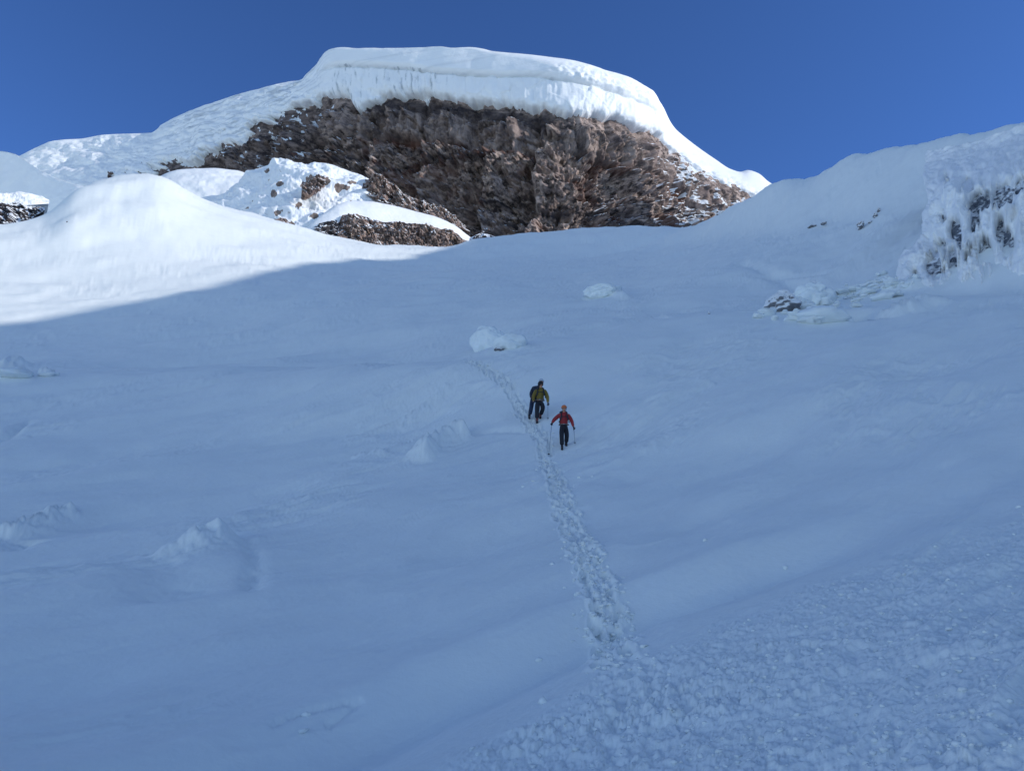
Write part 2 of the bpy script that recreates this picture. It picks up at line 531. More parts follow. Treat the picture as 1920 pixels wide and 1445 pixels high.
TRAIL = [(868, 683), (900, 692), (932, 716), (960, 741), (985, 770), (1003, 795), (1020, 818), (1023, 852), (1040, 900), (1060, 945),
         (1080, 985), (1100, 1025), (1120, 1072), (1135, 1120), (1142, 1170), (1152, 1212), (1180, 1260), (1196, 1310), (1190, 1370), (1170, 1440)]


def drift_list():
    """(photo polyline, height m, width m): wind drifts, grooves, broken crests"""
    return [
        ([(785, 866), (800, 846), (830, 826), (880, 804)], 0.68, 0.50, 0.35),
        ([(870, 806), (930, 800), (1000, 797)], -0.10, 0.3, 0.2),
        ([(0, 988), (60, 972), (110, 955), (150, 946)], 0.30, 0.35, 0.8),
        ([(150, 946), (220, 952), (330, 950), (470, 925), (560, 885)], -0.22, 1.4, 0.1),
        ([(0, 1020), (70, 990)], -0.20, 0.4, 0.5),
        ([(0, 828), (30, 807), (62, 784)], -0.35, 0.28, 0.1),
        ([(612, 1338), (680, 1280)], -0.05, 0.05, 0.2),
        ([(500, 1340), (570, 1308), (680, 1280)], -0.04, 0.06, 0.6),
        ([(330, 1010), (300, 1060), (340, 1130)], -0.20, 0.9, 0.2),
        ([(410, 985), (455, 1010), (478, 1060), (470, 1110)], -0.12, 0.22, 0.4),
        ([(1660, 598), (1700, 588), (1765, 572)], 0.55, 0.9, 0.9),
        ([(1600, 592), (1625, 600), (1640, 602)], -0.8, 0.8, 0.4),
        ([(1655, 549), (1690, 545), (1730, 543)], 0.6, 0.8, 0.8),
        ([(1510, 600), (1550, 596), (1600, 600)], 0.4, 0.8, 0.6),
        ([(1480, 610), (1505, 608)], 0.25, 0.4, 0.6),
        ([(0, 694), (45, 690)], 0.45, 1.1, 1.3),
        ([(72, 705), (100, 704)], 0.4, 0.6, 0.7),
        ([(1380, 491), (1430, 505), (1490, 530), (1510, 545)], -0.5, 1.2, 0.3),
        ([(1400, 520), (1470, 508), (1560, 512)], -0.35, 0.8, 0.3),
        ([(1145, 594), (1250, 595), (1400, 592), (1480, 588)], -0.30, 0.5, 0.2),
        ([(660, 850), (700, 843), (725, 852)], 0.12, 0.35, 0.8),
        ([(1100, 548), (1130, 552), (1175, 567)], 0.7, 0.8, 0.4),
        ([(740, 790), (790, 762), (850, 720)], 0.07, 0.35, 1.5),
        ([(1200, 860), (1270, 800), (1340, 745)], 0.05, 0.5, 1.5),
    ]


def build_ground():
    dense = np.linspace(-43, 43, 1420)
    az = np.concatenate([np.arange(-180, -75.5, 1.5), np.arange(-75, -43.05, 0.3), dense, np.arange(43.2, 75.05, 0.2), np.arange(76.5, 179, 1.5)])
    u = [1.0]
    while u[-1] < 4000:
        r = u[-1]
        k = 1.02 if r < 4 else 1.0036 if r < 46 else 1.007 if r < 110 else 1.0105 if r < 300 else 1.06
        u.append(r * k)
    rr = np.array(u)
    A, RR = np.meshgrid(np.radians(az), rr)
    X, Y = RR * np.sin(A), RR * np.cos(A)
    Z = zmid(X, Y)
    front = (np.abs(A) < R(74)) & (RR < 300)
    fx, fy, fr = X[front], Y[front], RR[front]
    dz = np.zeros(fx.shape)
    # wind-packed surface: low swells and stretched sastrugi running along the slope
    e0, e1 = hit(420, 1330), hit(700, 1230)
    d = (e1 - e0)[:2]; d /= np.hypot(*d)
    s, t = fx * d[0] + fy * d[1], -fx * d[1] + fy * d[0]
    dz += 0.62 * fbm(s / 10, t / 4.5, 3, 3) * smooth(4, 16, fr)
    st = smooth(0.0, 0.45, fbm(s / 7, t / 4, 3, 21) + 0.05)
    dz += (0.035 + st * 0.10) * ridged(s / 2.2 + 0.4 * fbm(s / 3, t / 1.2, 2, 6), t / 0.6, 4, 5)
    dz += (0.010 + 0.018 * st) * fbm(s / 0.9, t / 0.22, 3, 8) * (1 - smooth(30, 60, fr))
    mk = hit(200, 392)
    dz += 0.8 * np.exp(-(((fx - mk[0]) / 9) ** 2 + ((fy - mk[1]) / 12) ** 2)) * (fbm(fx / 4.5, fy / 7, 3, 131))
    dz += 0.55 * fbm(s / 28, t / 14, 4, 9) * smooth(45, 90, fr)
    dz += 0.5 * fbm(fx / 7, fy / 9, 5, 15, 0.6) * smooth(85, 120, fr) * smooth(14, 19, np.degrees(np.arctan2(fx, fy)))
    dz += 0.10 * ridged(s / 7, t / 2.4, 3, 13) * smooth(40, 80, fr)
    # rough granular snow this side of the bank
    bd, al = np.full(fx.shape, 9.0), np.zeros(fx.shape)
    nr = fr < 40
    bd[nr], al[nr] = line_dist(fx[nr], fy[nr], BANK)
    edge = bd + 0.35 * fbm(fx / 0.8, fy / 0.8, 3, 31)
    rough = np.where(nr, 1 - smooth(-0.55 - 1.2 * al, -0.1, edge), 0) * (1 - smooth(14, 24, fr))
    nx, ny = fx[nr], fy[nr]
    wx, wy = nx + 0.06 * fbm(nx / 0.13, ny / 0.13, 3, 45), ny + 0.06 * fbm(nx / 0.13 + 9, ny / 0.13, 3, 46)
    puff = np.zeros(nx.shape)
    for sc, hh, sd_ in ((0.24, 0.060, 5), (0.12, 0.042, 9), (0.058, 0.027, 12)):
        c1, c2, cv = cells(wx / sc + sd_, wy / sc, sd_)
        puff = puff + hh * np.sqrt(np.clip(0.42 - c1 * c1, 0, 1)) * np.clip(cv * 2.2 - 0.75, 0, 1.2)
    lump = fbm(nx / 0.45, ny / 0.45, 4, 41)
    x_tr = smooth(0, 1, 1 - np.abs(nx - 0.9) / 2.2)
    patch = 0.45 + 0.55 * smooth(-0.3, 0.35, fbm(nx / 1.3, ny / 0.9, 3, 48))
    dz[nr] += rough[nr] * (puff * patch * (0.7 + 0.8 * x_tr) + 0.05 * lump * (0.6 + x_tr) + 0.022 * fbm(nx / 0.05, ny / 0.05, 3, 43))
    # drifts and grooves
    for pl, hgt, wid, nz in drift_list():
        px, py = smoothed([p[0] for p in pl], [p[1] for p in pl], 16)
        L = hit(px, py, zmid)
        lo, hi = L.min(0) - wid * 4, L.max(0) + wid * 4
        msk = (fx > lo[0]) & (fx < hi[0]) & (fy > lo[1]) & (fy < hi[1])
        if not msk.any(): continue
        q, al2 = line_dist(fx[msk], fy[msk], L)
        q = q + wid * 0.5 * nz * fbm(fx[msk] / wid, fy[msk] / wid, 3, 51)
        prof = np.exp(-(q / wid) ** 2)
        end = smooth(0, 0.15, al2) * (1 - smooth(0.85, 1, al2))
        tex = 1 + nz * 0.9 * ridged(fx[msk] / wid * 1.2, fy[msk] / wid * 1.2, 4, 57)
        dz[msk] += hgt * prof * end * tex
        if abs(hgt) > 0.2: dz[msk] += abs(hgt) * 0.10 * nz * np.exp(-(q / (wid * 2)) ** 2) * fbm(fx[msk] / wid * 3, fy[msk] / wid * 3, 3, 61)
    # knobbly wind-scooped lump on the lower left and its tail
    c = hit(372, 1030, zmid)
    q = np.hypot((fx - c[0]) / 1.0, (fy - c[1]) / 1.3)
    m = q < 5
    th = fbm(fx[m] / 0.5, fy[m] / 0.5, 4, 77)
    dz[m] += 0.72 * np.exp(-(q[m] / 0.85) ** 2.0) * (1 + 0.55 * th) + 0.12 * np.exp(-(q[m] / 2.6) ** 2)
    # boot track: two ragged rows of prints with kicked-up rims
    tx, ty = smoothed([p[0] for p in TRAIL], [p[1] for p in TRAIL], 240)
    T = hit(tx, ty, zmid)
    seg = np.concatenate([[0], np.cumsum(np.hypot(*np.diff(T[:, :2], axis=0).T))])
    rg = np.random.default_rng(5)
    near_tr = np.zeros(fx.shape, bool)
    q, al3 = line_dist(fx[fr < 52], fy[fr < 52], T[::4])
    sub = np.where(fr < 52)[0]
    inb = np.abs(q) < 0.9
    sub, q, al3 = sub[inb], q[inb], al3[inb]
    lim_ = int(np.argmin(np.abs(ty - 1214)))
    fade = 1 - 0.75 * smooth(lim_ / 239 - 0.01, lim_ / 239 + 0.03, al3)
    cw = 0.22 + 0.15 * (1 - smooth(0.25, 0.6, al3))
    churn = np.exp(-(q / cw) ** 4) * fade
    cc1, cc2, ccv = cells(fx[sub] / 0.11, fy[sub] / 0.11, 15)
    dz[sub] += churn * (0.06 * fbm(fx[sub] / 0.25, fy[sub] / 0.25, 4, 71) + np.sqrt(np.clip(0.4 - cc1 * cc1, 0, 1)) * 0.11 * ccv - 0.05)
    sx, sy = fx[sub], fy[sub]
    add = np.zeros(len(sub))
    pos = 0.2; side = 1
    while pos < seg[-1]:
        i = int(np.clip(np.searchsorted(seg, pos), 1, len(seg) - 1))
        dr = T[i, :2] - T[i - 1, :2]; dr /= np.hypot(*dr) + 1e-9
        nn = np.array([-dr[1], dr[0]])
        for _ in range(2):
            cpos = T[i, :2] + nn * (side * (0.13 + 0.07 * (pos > 0.5 * seg[-1] or pos < 14)) * 1.0 + rg.normal(0, 0.05)) + dr * rg.normal(0, 0.07)
            ang = rg.normal(0, 0.2)
            ca, sa = math.cos(ang), math.sin(ang)
            fwd = dr * ca + nn * sa; sd = -dr * sa + nn * ca
            mm = (np.abs(sx - cpos[0]) < 0.55) & (np.abs(sy - cpos[1]) < 0.55)
            if mm.any():
                ex, ey = sx[mm] - cpos[0], sy[mm] - cpos[1]
                a_, b_ = (ex * fwd[0] + ey * fwd[1]) / 0.17, (ex * sd[0] + ey * sd[1]) / 0.085
                rr_ = np.sqrt(a_ ** 2 + b_ ** 2) * (1 + 0.2 * fbm(ex / 0.12 + pos, ey / 0.12, 2, 3))
                dep = rg.uniform(0.07, 0.15)
                add[mm] += -dep * (1 - smooth(0.75, 1.15, rr_)) + 0.035 * np.exp(-((rr_ - 1.45) / 0.35) ** 2) * (1 + a_ * 0.3)
            side = -side
        pos += rg.uniform(0.26, 0.40)
    dz[sub] += np.clip(add, -0.16, 0.09) * fade
    Z[front] += dz
    o = grid_mesh('snow_slope', np.stack([X, Y, Z], -1), M_SNOW)
    tag(o, 'shaded wind-packed snow slope with a boot track, rising to the foot of the rock wall', 'snow slope', kind='structure')
    return X, Y, Z


GX, GY, GZ = build_ground()
AZ_D = np.degrees(np.arctan2(GX[200], GY[200]))


def ground_z(x, y):
    """height of the finished ground mesh at (x, y): nearest grid corner, good enough to seat things"""
    r = math.hypot(x, y); a = math.degrees(math.atan2(x, y))
    rr = np.hypot(GX[:, 900], GY[:, 900])
    i = int(np.clip(np.searchsorted(rr, r), 1, len(rr) - 1)); j = int(np.clip(np.searchsorted(AZ_D, a), 1, len(AZ_D) - 1))
    return float(GZ[i - 1:i + 1, j - 1:j + 1].mean())


def ground_hit(px, py):
    """where the view towards (px, py) meets the finished ground"""
    p0 = hit(px, py, zmid)
    r0 = math.hypot(p0[0], p0[1])
    last = None
    for k in np.linspace(-0.18, 0.30, 97):
        p = point(px, py, r0 * (1 + k))
        g = float(p[2]) - ground_z(float(p[0]), float(p[1]))
        if g <= 0:
            return np.array([float(p[0]), float(p[1]), float(p[2]) - g])
    return p0


# ------------------------------------------------------------------ the summit: rock wall under an overhanging ice cap
CREST = [(-260, 330), (-60, 318), (30, 298), (45, 290), (75, 275), (100, 266), (130, 262), (150, 261), (200, 253), (290, 249), (308, 234), (350, 213), (400, 195), (450, 178), (500, 165), (540, 155), (575, 149), (588, 138), (600, 126), (616, 110), (635, 99), (655, 97), (690, 101), (750, 100), (800, 99), (830, 97.5), (855, 101), (890, 99), (930, 106), (1000, 114), (1060, 123), (1120, 139), (1160, 151), (1190, 166), (1212, 180), (1230, 201), (1250, 227), (1270, 246), (1300, 270), (1340, 298), (1370, 317), (1388, 322), (1402, 319), (1420, 324), (1440, 340), (1462, 352), (1500, 372), (1600, 400)]
BOUND = [(-260, 470), (220, 352), (250, 337), (300, 324), (360, 304), (380, 288), (420, 272), (460, 262), (500, 236), (540, 224), (570, 206), (620, 192), (650, 186), (700, 186), (760, 186), (830, 190), (880, 198), (930, 206), (980, 211), (1040, 215), (1100, 222), (1150, 231), (1180, 238), (1230, 257), (1270, 284), (1300, 306), (1340, 330), (1380, 346), (1420, 366), (1470, 392), (1600, 430)]
PLAN = [(-260, 410), (0, 400), (300, 366), (500, 336), (700, 303), (880, 282), (1000, 272), (1050, 269.5), (1080, 271), (1120, 277), (1180, 290), (1250, 309), (1350, 332), (1600, 390)]
NOTCH = [(560, 150), (620, 138), (650, 135), (700, 138), (780, 143), (830, 149), (900, 153), (1000, 155), (1060, 164), (1120, 179), (1160, 190), (1200, 206), (1215, 226), (1240, 245), (1600, 500)]
PYB = 505.0


def wall_r(px, py):
    """distance of the unsculpted wall at a photo position"""
    bo, cr_ = curve(BOUND, px), curve(CREST, px)
    base = curve(PLAN, px)
    lean = np.interp(px, [-260, 300, 560, 640, 1180, 1260, 1600], [70, 52, 30, 22, 22, 36, 50])
    f1 = np.clip((PYB - py) / (PYB - bo), 0, 1.6)
    r = base + lean * f1
    lean2 = np.interp(px, [-260, 300, 560, 625, 1150, 1215, 1260, 1600], [30, 30, 20, 1, 1, 12, 26, 30])
    f2 = np.clip((bo - py) / np.maximum(bo - cr_, 6), 0, 1)
    r = r + lean2 * f2
    rnd = np.interp(px, [-260, 300, 560, 640, 1040, 1200, 1260, 1600], [16, 16, 14, 9, 18, 24, 14, 10])
    s0 = np.interp(px, [-260, 560, 640, 830, 1000, 1130, 1230, 1600], [0.55, 0.6, 0.86, 0.93, 0.84, 0.45, 0.3, 0.4])
    g = np.clip((f2 - s0) / (1 - s0), 0, 1)
    r = r + rnd * (1 - np.sqrt(np.maximum(1 - g ** 2.0, 0)))
    return r


def build_summit():
    root = empty('mountain', (0, 300, 90))
    tag(root, 'dark layered rock wall under a thick overhanging cap of summit ice', 'mountain', kind='structure')
    off = np.array([0, 300, 90.0])
    # --- rock
    px = np.arange(180, 1500, 1.55)
    rows = 215
    t = np.linspace(0, 1, rows)
    bo = curve(BOUND, px)
    top = bo - 30
    top = np.maximum(top, curve(CREST, px) + 5)
    PX = np.broadcast_to(px[None, :], (rows, len(px)))
    PY = PYB + (top[None, :] - PYB) * t[:, None]
    r = wall_r(PX, PY)
    P = point(PX, PY, r)
    dP = np.gradient(P, axis=1)
    nrm = np.stack([dP[..., 1], -dP[..., 0]], -1)
    nrm = nrm / np.linalg.norm(nrm, axis=-1, keepdims=True)
    k = np.exp(-0.5 * (np.arange(-40, 41) / 16) ** 2); k /= k.sum()
    nrm = np.stack([np.apply_along_axis(lambda v: np.convolve(np.pad(v, 40, mode='edge'), k, 'valid'), 1, nrm[..., c]) for c in (0, 1)], -1)
    s = np.cumsum(np.linalg.norm(dP[..., :2], axis=-1), axis=1)[0][None, :] + 0 * P[..., 2]
    z = P[..., 2]
    rel = (PY - bo[None, :])                      # photo px below the ice edge
    arc = rel + 9 * fbm(s / 30, z * 0, 2, 61)
    upper = 1 - smooth(82, 92, arc)
    warp = 5 * fbm(s / 22, z / 16, 3, 1)
    but = ridged((s + warp) / 17, z / 70, 3, 2)
    n2 = ridged((s + warp * 0.7) / 6.5, z / 13, 3, 11)
    n3 = fbm(s / 2.6, z / 3.0, 4, 12, 0.6)
    c1, c2, cv = cells(s / 2.1 + 0.4 * n3, z / 1.7, 3)
    blocks = (cv - 0.5) * 1.5 + np.clip(c2 - c1, 0, 0.35) * 1.7
    d1, d2, dv = cells(s / 6.2 + 0.3 * n3, z / 4.6, 19)
    big = (dv - 0.5) * 3.4 + np.clip(d2 - d1, 0, 0.3) * 3
    zz = z + 5.0 * fbm(s / 36, z / 36, 3, 5) + 0.05 * s
    ledge = ((zz / 10.5) % 1.0)
    lower = 1 - upper
    col = ridged((s + 1.6 * fbm(s / 9, z / 22, 2, 211)) / 9.5, z / 90, 2, 213)
    disp = 5.0 * col * upper - 2.8 * np.exp(-((arc - 80) / 6) ** 2) - 2.2 * lower * np.exp(-((arc - 128 - 10 * fbm(s / 20, z * 0, 2, 225)) / 5) ** 2) + 1.6 * smooth(132, 138, arc + 10 * fbm(s / 20, z * 0, 2, 225)) - 2.0 * lower * np.exp(-((arc - 176) / 4) ** 2) + (2.6 - 1.0 * upper) * but * (0.8 + 0.2 * lower) + 1.5 * n2 + 0.5 * n3 + lower * (0.4 * blocks + 0.7 * big) + upper * (0.1 * blocks + 0.3 * big) + 2.0 * fbm(s / 40, z / 45, 2, 141)
    # buttresses: long faces turned to the right, short dark returns turned to the left
    def teeth(edges, wp, k):
        e_ = np.array(edges, float)
        q = np.clip(PX + wp, e_[0], e_[-1] - 0.01)
        i = np.searchsorted(e_, q, side='right') - 1
        w_ = e_[i + 1] - e_[i]
        tt_ = (q - e_[i]) / w_
        return (1 - 0.85 * smooth(1190, 1290, PX)) * k * w_ * 0.2 * (np.minimum(tt_ / 0.10, (1 - tt_) / 0.90) - 0.5)
    wp1 = 16 * fbm(s / 26, z / 14, 4, 241, 0.6); wp2 = 22 * fbm(s / 20, z / 11, 4, 243, 0.6)
    disp += upper * 0.44 * teeth([180, 420, 520, 600, 680, 735, 800, 850, 905, 960, 1010, 1080, 1140, 1200, 1260, 1500], wp1, 1.0)
    disp += lower * 0.50 * teeth([180, 400, 490, 560, 640, 705, 790, 912, 1000, 1110, 1160, 1260, 1330, 1420, 1500], wp1, 1.0)
    disp += 0.36 * teeth(list(range(180, 1520, 23)), wp2, 1.0)
    wob = 0.35 * n3
    disp += (3.6 * facets(s / 9.0 + wob, z / 12.0, 201) + 2.3 * facets(s / 4.2 + wob, z / 5.2 + wob, 203)) * (0.75 + 0.25 * lower)
    disp += (0.3 + 0.7 * lower) * (1.5 * facets(s / 2.2 + wob, z / 1.7, 205) + 0.8 * facets(s / 1.1, z / 0.9 + wob, 207))
    disp *= 1 - 0.4 * smooth(1180, 1290, PX)
    disp += 2.4 * (0.5 - ledge) * (0.15 + 0.85 * lower) * smooth(-0.2, 0.4, fbm(s / 25, z / 25, 2, 143)) + lower * 2.2 + (smooth(20, 40, rel) - 1) * 2.6
    # a deep shaded recess left of a sharp corner low on the wall, and a hollow on the right
    for (ax, ay, bx, by, dep) in ((862, 395, 48, 66, 6.0), (1225, 395, 80, 40, 7.0), (770, 300, 60, 40, 4.0), (1125, 345, 34, 44, 6.0), (1060, 330, 22, 30, 3.0), (990, 390, 26, 26, 3.0)):
        q = ((PX - ax) / bx) ** 2 + ((PY - ay) / by) ** 2
        sharp = 1 / (1 + np.exp(np.clip((PX - (ax + bx * 0.95)) / 1.5, -40, 40))) if ax == 860 else 1.0
        disp = disp - dep * np.exp(-q * q) * sharp
    disp *= smooth(0, 0.03, t)[:, None] * (0.35 + 0.65 * smooth(6, 34, rel))
    P = P.copy()
    P[..., 0] += nrm[..., 0] * disp; P[..., 1] += nrm[..., 1] * disp
    P[..., 2] += 0.35 * n3
    tint = np.clip(0.85 * np.exp(-((rel - 14) / 13) ** 4) * smooth(640, 700, PX) * (1 - smooth(1010, 1120, PX))  # shade of the ice overhang painted as a dark band
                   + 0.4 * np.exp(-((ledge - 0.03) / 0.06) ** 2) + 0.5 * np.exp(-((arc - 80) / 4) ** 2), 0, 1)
    tint = np.clip(tint + 0.75 * lower * smooth(0.05, 0.4, fbm(s / 55, zz / 3.4, 4, 251)), 0, 1)
    rust = np.clip(0.8 * np.exp(-((arc - 84) / 8) ** 2) * smooth(0.0, 0.4, fbm(s / 14, z / 8, 3, 221) + 0.15) + 0.5 * smooth(0.15, 0.4, fbm(s / 9, z / 7, 4, 223)) * lower, 0, 0.8)
    massive = 0.85 * upper * smooth(22, 34, rel) * smooth(640, 700, PX)
    tint = np.clip(tint + 0.5 * (1 - smooth(560, 700, PX)), 0, 1)  # left end painted darker for its turned-away, shaded side
    sn = fbm(s / 7, z / 9, 4, 81)
    snow = 0.33 * smooth(1180, 1300, PX) * (sn > -0.1) + 0.42 * np.exp(-(((PX - 1290) / 50) ** 2 + ((PY - 318) / 26) ** 2)) * (0.6 + sn)
    snow += 0.30 * (1 - smooth(520, 720, PX)) * smooth(0.0, 0.4, sn) + 0.6 * smooth(PYB - 75, PYB - 55, PY) * smooth(0.1, 0.3, sn) * 0.5
    sn2 = fbm(s / 3.6, z / 3.0, 4, 83)
    snow += 1.0 * smooth(0.24, 0.34, sn2) * smooth(1170, 1290, PX) * smooth(50, 90, rel + 0.25 * (PX - 1250))
    snow += 0.75 * smooth(0.26, 0.4, fbm(s / 1.6 + z / 9, z / 6, 4, 85)) * (1 - smooth(560, 760, PX))
    snow -= 0.06 + 0.05 * smooth(600, 720, PX) * (1 - smooth(1150, 1250, PX))
    snow += 0.20 * np.exp(-(((PX - 1330) / 60) ** 2 + ((PY - 385) / 30) ** 2)) * (sn > 0)
    rock = grid_mesh('rock_face', P - off, M_ROCK, root, {'tint': tint, 'snow': snow, 'rust': rust, 'massive': massive})
    # --- ice cap
    px = np.concatenate([np.arange(-260, 180, 3.2), np.arange(180, 1500, 1.7), np.arange(1500, 1600, 6)])
    nb, na = 150, 26
    bo, ct = curve(BOUND, px), curve(CREST, px)
    low = bo + 44
    tt = np.linspace(0, 1, nb)
    PY = low[None, :] + (ct - low)[None, :] * (tt[:, None] ** 0.92)
    PX = np.broadcast_to(px[None, :], PY.shape)
    r = wall_r(PX, PY)
    P = point(PX, PY, r)
    dP = np.gradient(P, axis=1)
    nrm = np.stack([dP[..., 1], -dP[..., 0]], -1)
    nrm = nrm / (np.linalg.norm(nrm, axis=-1, keepdims=True) + 1e-9)
    nrm = np.stack([np.apply_along_axis(lambda v: np.convolve(np.pad(v, 40, mode='edge'), k, 'valid'), 1, nrm[..., c]) for c in (0, 1)], -1)
    s = np.cumsum(np.linalg.norm(dP[..., :2], axis=-1), axis=1)[60][None, :] + 0 * P[..., 2]
    z = P[..., 2]
    left = 1 - smooth(560, 660, PX)
    right = smooth(1215, 1270, PX)
    wall = (1 - left) * (1 - right)
    jag = 11 * fbm(s / 8, z / 14, 5, 91, 0.6) * wall + left * (40 * fbm(s / 10 + z / 12, z / 14, 5, 93, 0.6)) + right * 9 * fbm(s / 5, z / 5, 3, 95)
    e = bo[None, :] + jag - PY                         # px above the ragged ice edge
    for (ax, ay, bx, by, am) in ((678, 208, 17, 26, 22), (700, 196, 22, 8, 14), (1003, 205, 7, 7, 6), (640, 262, 5, 12, 6), (596, 282, 16, 5, 6), (800, 196, 9, 7, 8)):
        e = e + am * np.exp(-((PX - ax) / bx) ** 2 - ((PY - ay) / by) ** 2)
    thick = np.where(e > 0, 1 - np.exp(-np.maximum(e, 0) / 5.0), e / 5.0)
    thick = np.clip(thick, -3, 1) * (5.2 * wall + 3.4 * left + 1.6 * right) - 1.5 * right * 0
    nt = curve(NOTCH, PX) + 2.0 * fbm(s / 12, z * 0, 2, 97)
    above = nt - PY
    hasn = smooth(600, 650, PX) * (1 - smooth(1200, 1222, PX))
    roll = hasn * (1.7 * smooth(-1, 7, above) * (1 - 0.25 * smooth(14, 50, above)) - 1.1 * np.exp(-((above + 1.0) / 1.8) ** 2))
    fl = fbm(s / 2.6 + 0.8 * fbm(s / 8, z / 9, 2, 7), z / 15, 4, 101, 0.6) * (0.5 + smooth(-0.2, 0.4, fbm(s / 14, z / 20, 2, 102)))
    fl2 = ridged(s / 1.5, z / 12, 2, 103)
    bumps = fbm(s / 2.2, z / 3.4, 5, 107, 0.6) + 0.5 * ridged(s / 3.1, z / 5, 2, 109)
    flute = wall * ((0.35 + 0.6 * (1 - smooth(810, 880, PX)) + 0.4 * smooth(1040, 1090, PX)) * fl * (above < 0) + 0.25 * fl2 * (above < 0))
    flute = flute + 1.25 * smooth(1010, 1070, PX) * (1 - right) * bumps * smooth(0, 6, above) * smooth(4, 24, PY - ct[None, :])
    flute = flute + left * (3.4 * fbm(s / 12, z / 9, 5, 111, 0.62) + 0.35 * ridged(s / 7 + z / 6, z / 5, 3, 113)) * smooth(0, 14, PY - ct[None, :])
    strat = 0.10 * np.sin(z * 2.1 + 2 * fbm(s / 40, z / 20, 2, 117)) * (above > 0) * wall * smooth(3, 12, PY - ct[None, :]) * (1 - smooth(1040, 1100, PX))
    disp = thick + roll + flute * smooth(0, 3, e)
    disp = disp + wall * (0.5 * fbm(s / 11, z / 9, 3, 231) + 0.35 * facets(s / 7.5, z / 11, 233) * (above < 0)) * smooth(0, 6, PY - ct[None, :])
    disp = disp * smooth(0, 7, PY - ct[None, :] + 0.0) ** 0.5 + 3.0 * wall * (1 - smooth(0, 7, PY - ct[None, :])) * 0
    P = P.copy()
    P[..., 0] += nrm[..., 0] * disp; P[..., 1] += nrm[..., 1] * disp
    grey = 0.75 * hasn * np.exp(-((above + 1.5) / 2.4) ** 2) * (0.5 + 0.5 * fbm(s / 9, z, 2, 119))  # shade line under the upper ice roll painted grey
    grey += 1.0 * wall * (1 - smooth(820, 870, PX)) * smooth(0.1, 0.6, fbm(s / 1.3 + 0.3 * fbm(s / 2, z / 4, 2, 120), z / 9, 5, 121, 0.65)) * smooth(0, 6, e) * (above < 2)
    grey += 0.22 * wall * (above > 0) * smooth(0.1, 0.6, fbm(s / 60, z / 1.3, 4, 123)) * (1 - smooth(1040, 1100, PX))
    grey += 0.6 * left * smooth(0.35, 0.7, ridged(s / 30, z / 2.4, 4, 127)) * smooth(300, 340, PX) * (e > 8)
    # the far side of the mountain
    tb = np.linspace(0, 1, na + 1)[1:]
    last = P[-1]
    rl = np.hypot(last[:, 0], last[:, 1])
    B = []
    for q in tb:
        rr = rl + 210 * q ** 1.3
        zq = last[:, 2] - 190 * q ** 1.9 - 4 * q
        B.append(np.stack([last[:, 0] / rl * rr, last[:, 1] / rl * rr, zq], -1))
    V = np.concatenate([P, np.array(B)], 0)
    G = np.concatenate([np.clip(grey, 0, 1), np.zeros((na, len(px)))], 0)
    grid_mesh('ice_cap', V - off, M_ICE, root, {'grey': G})


build_summit()


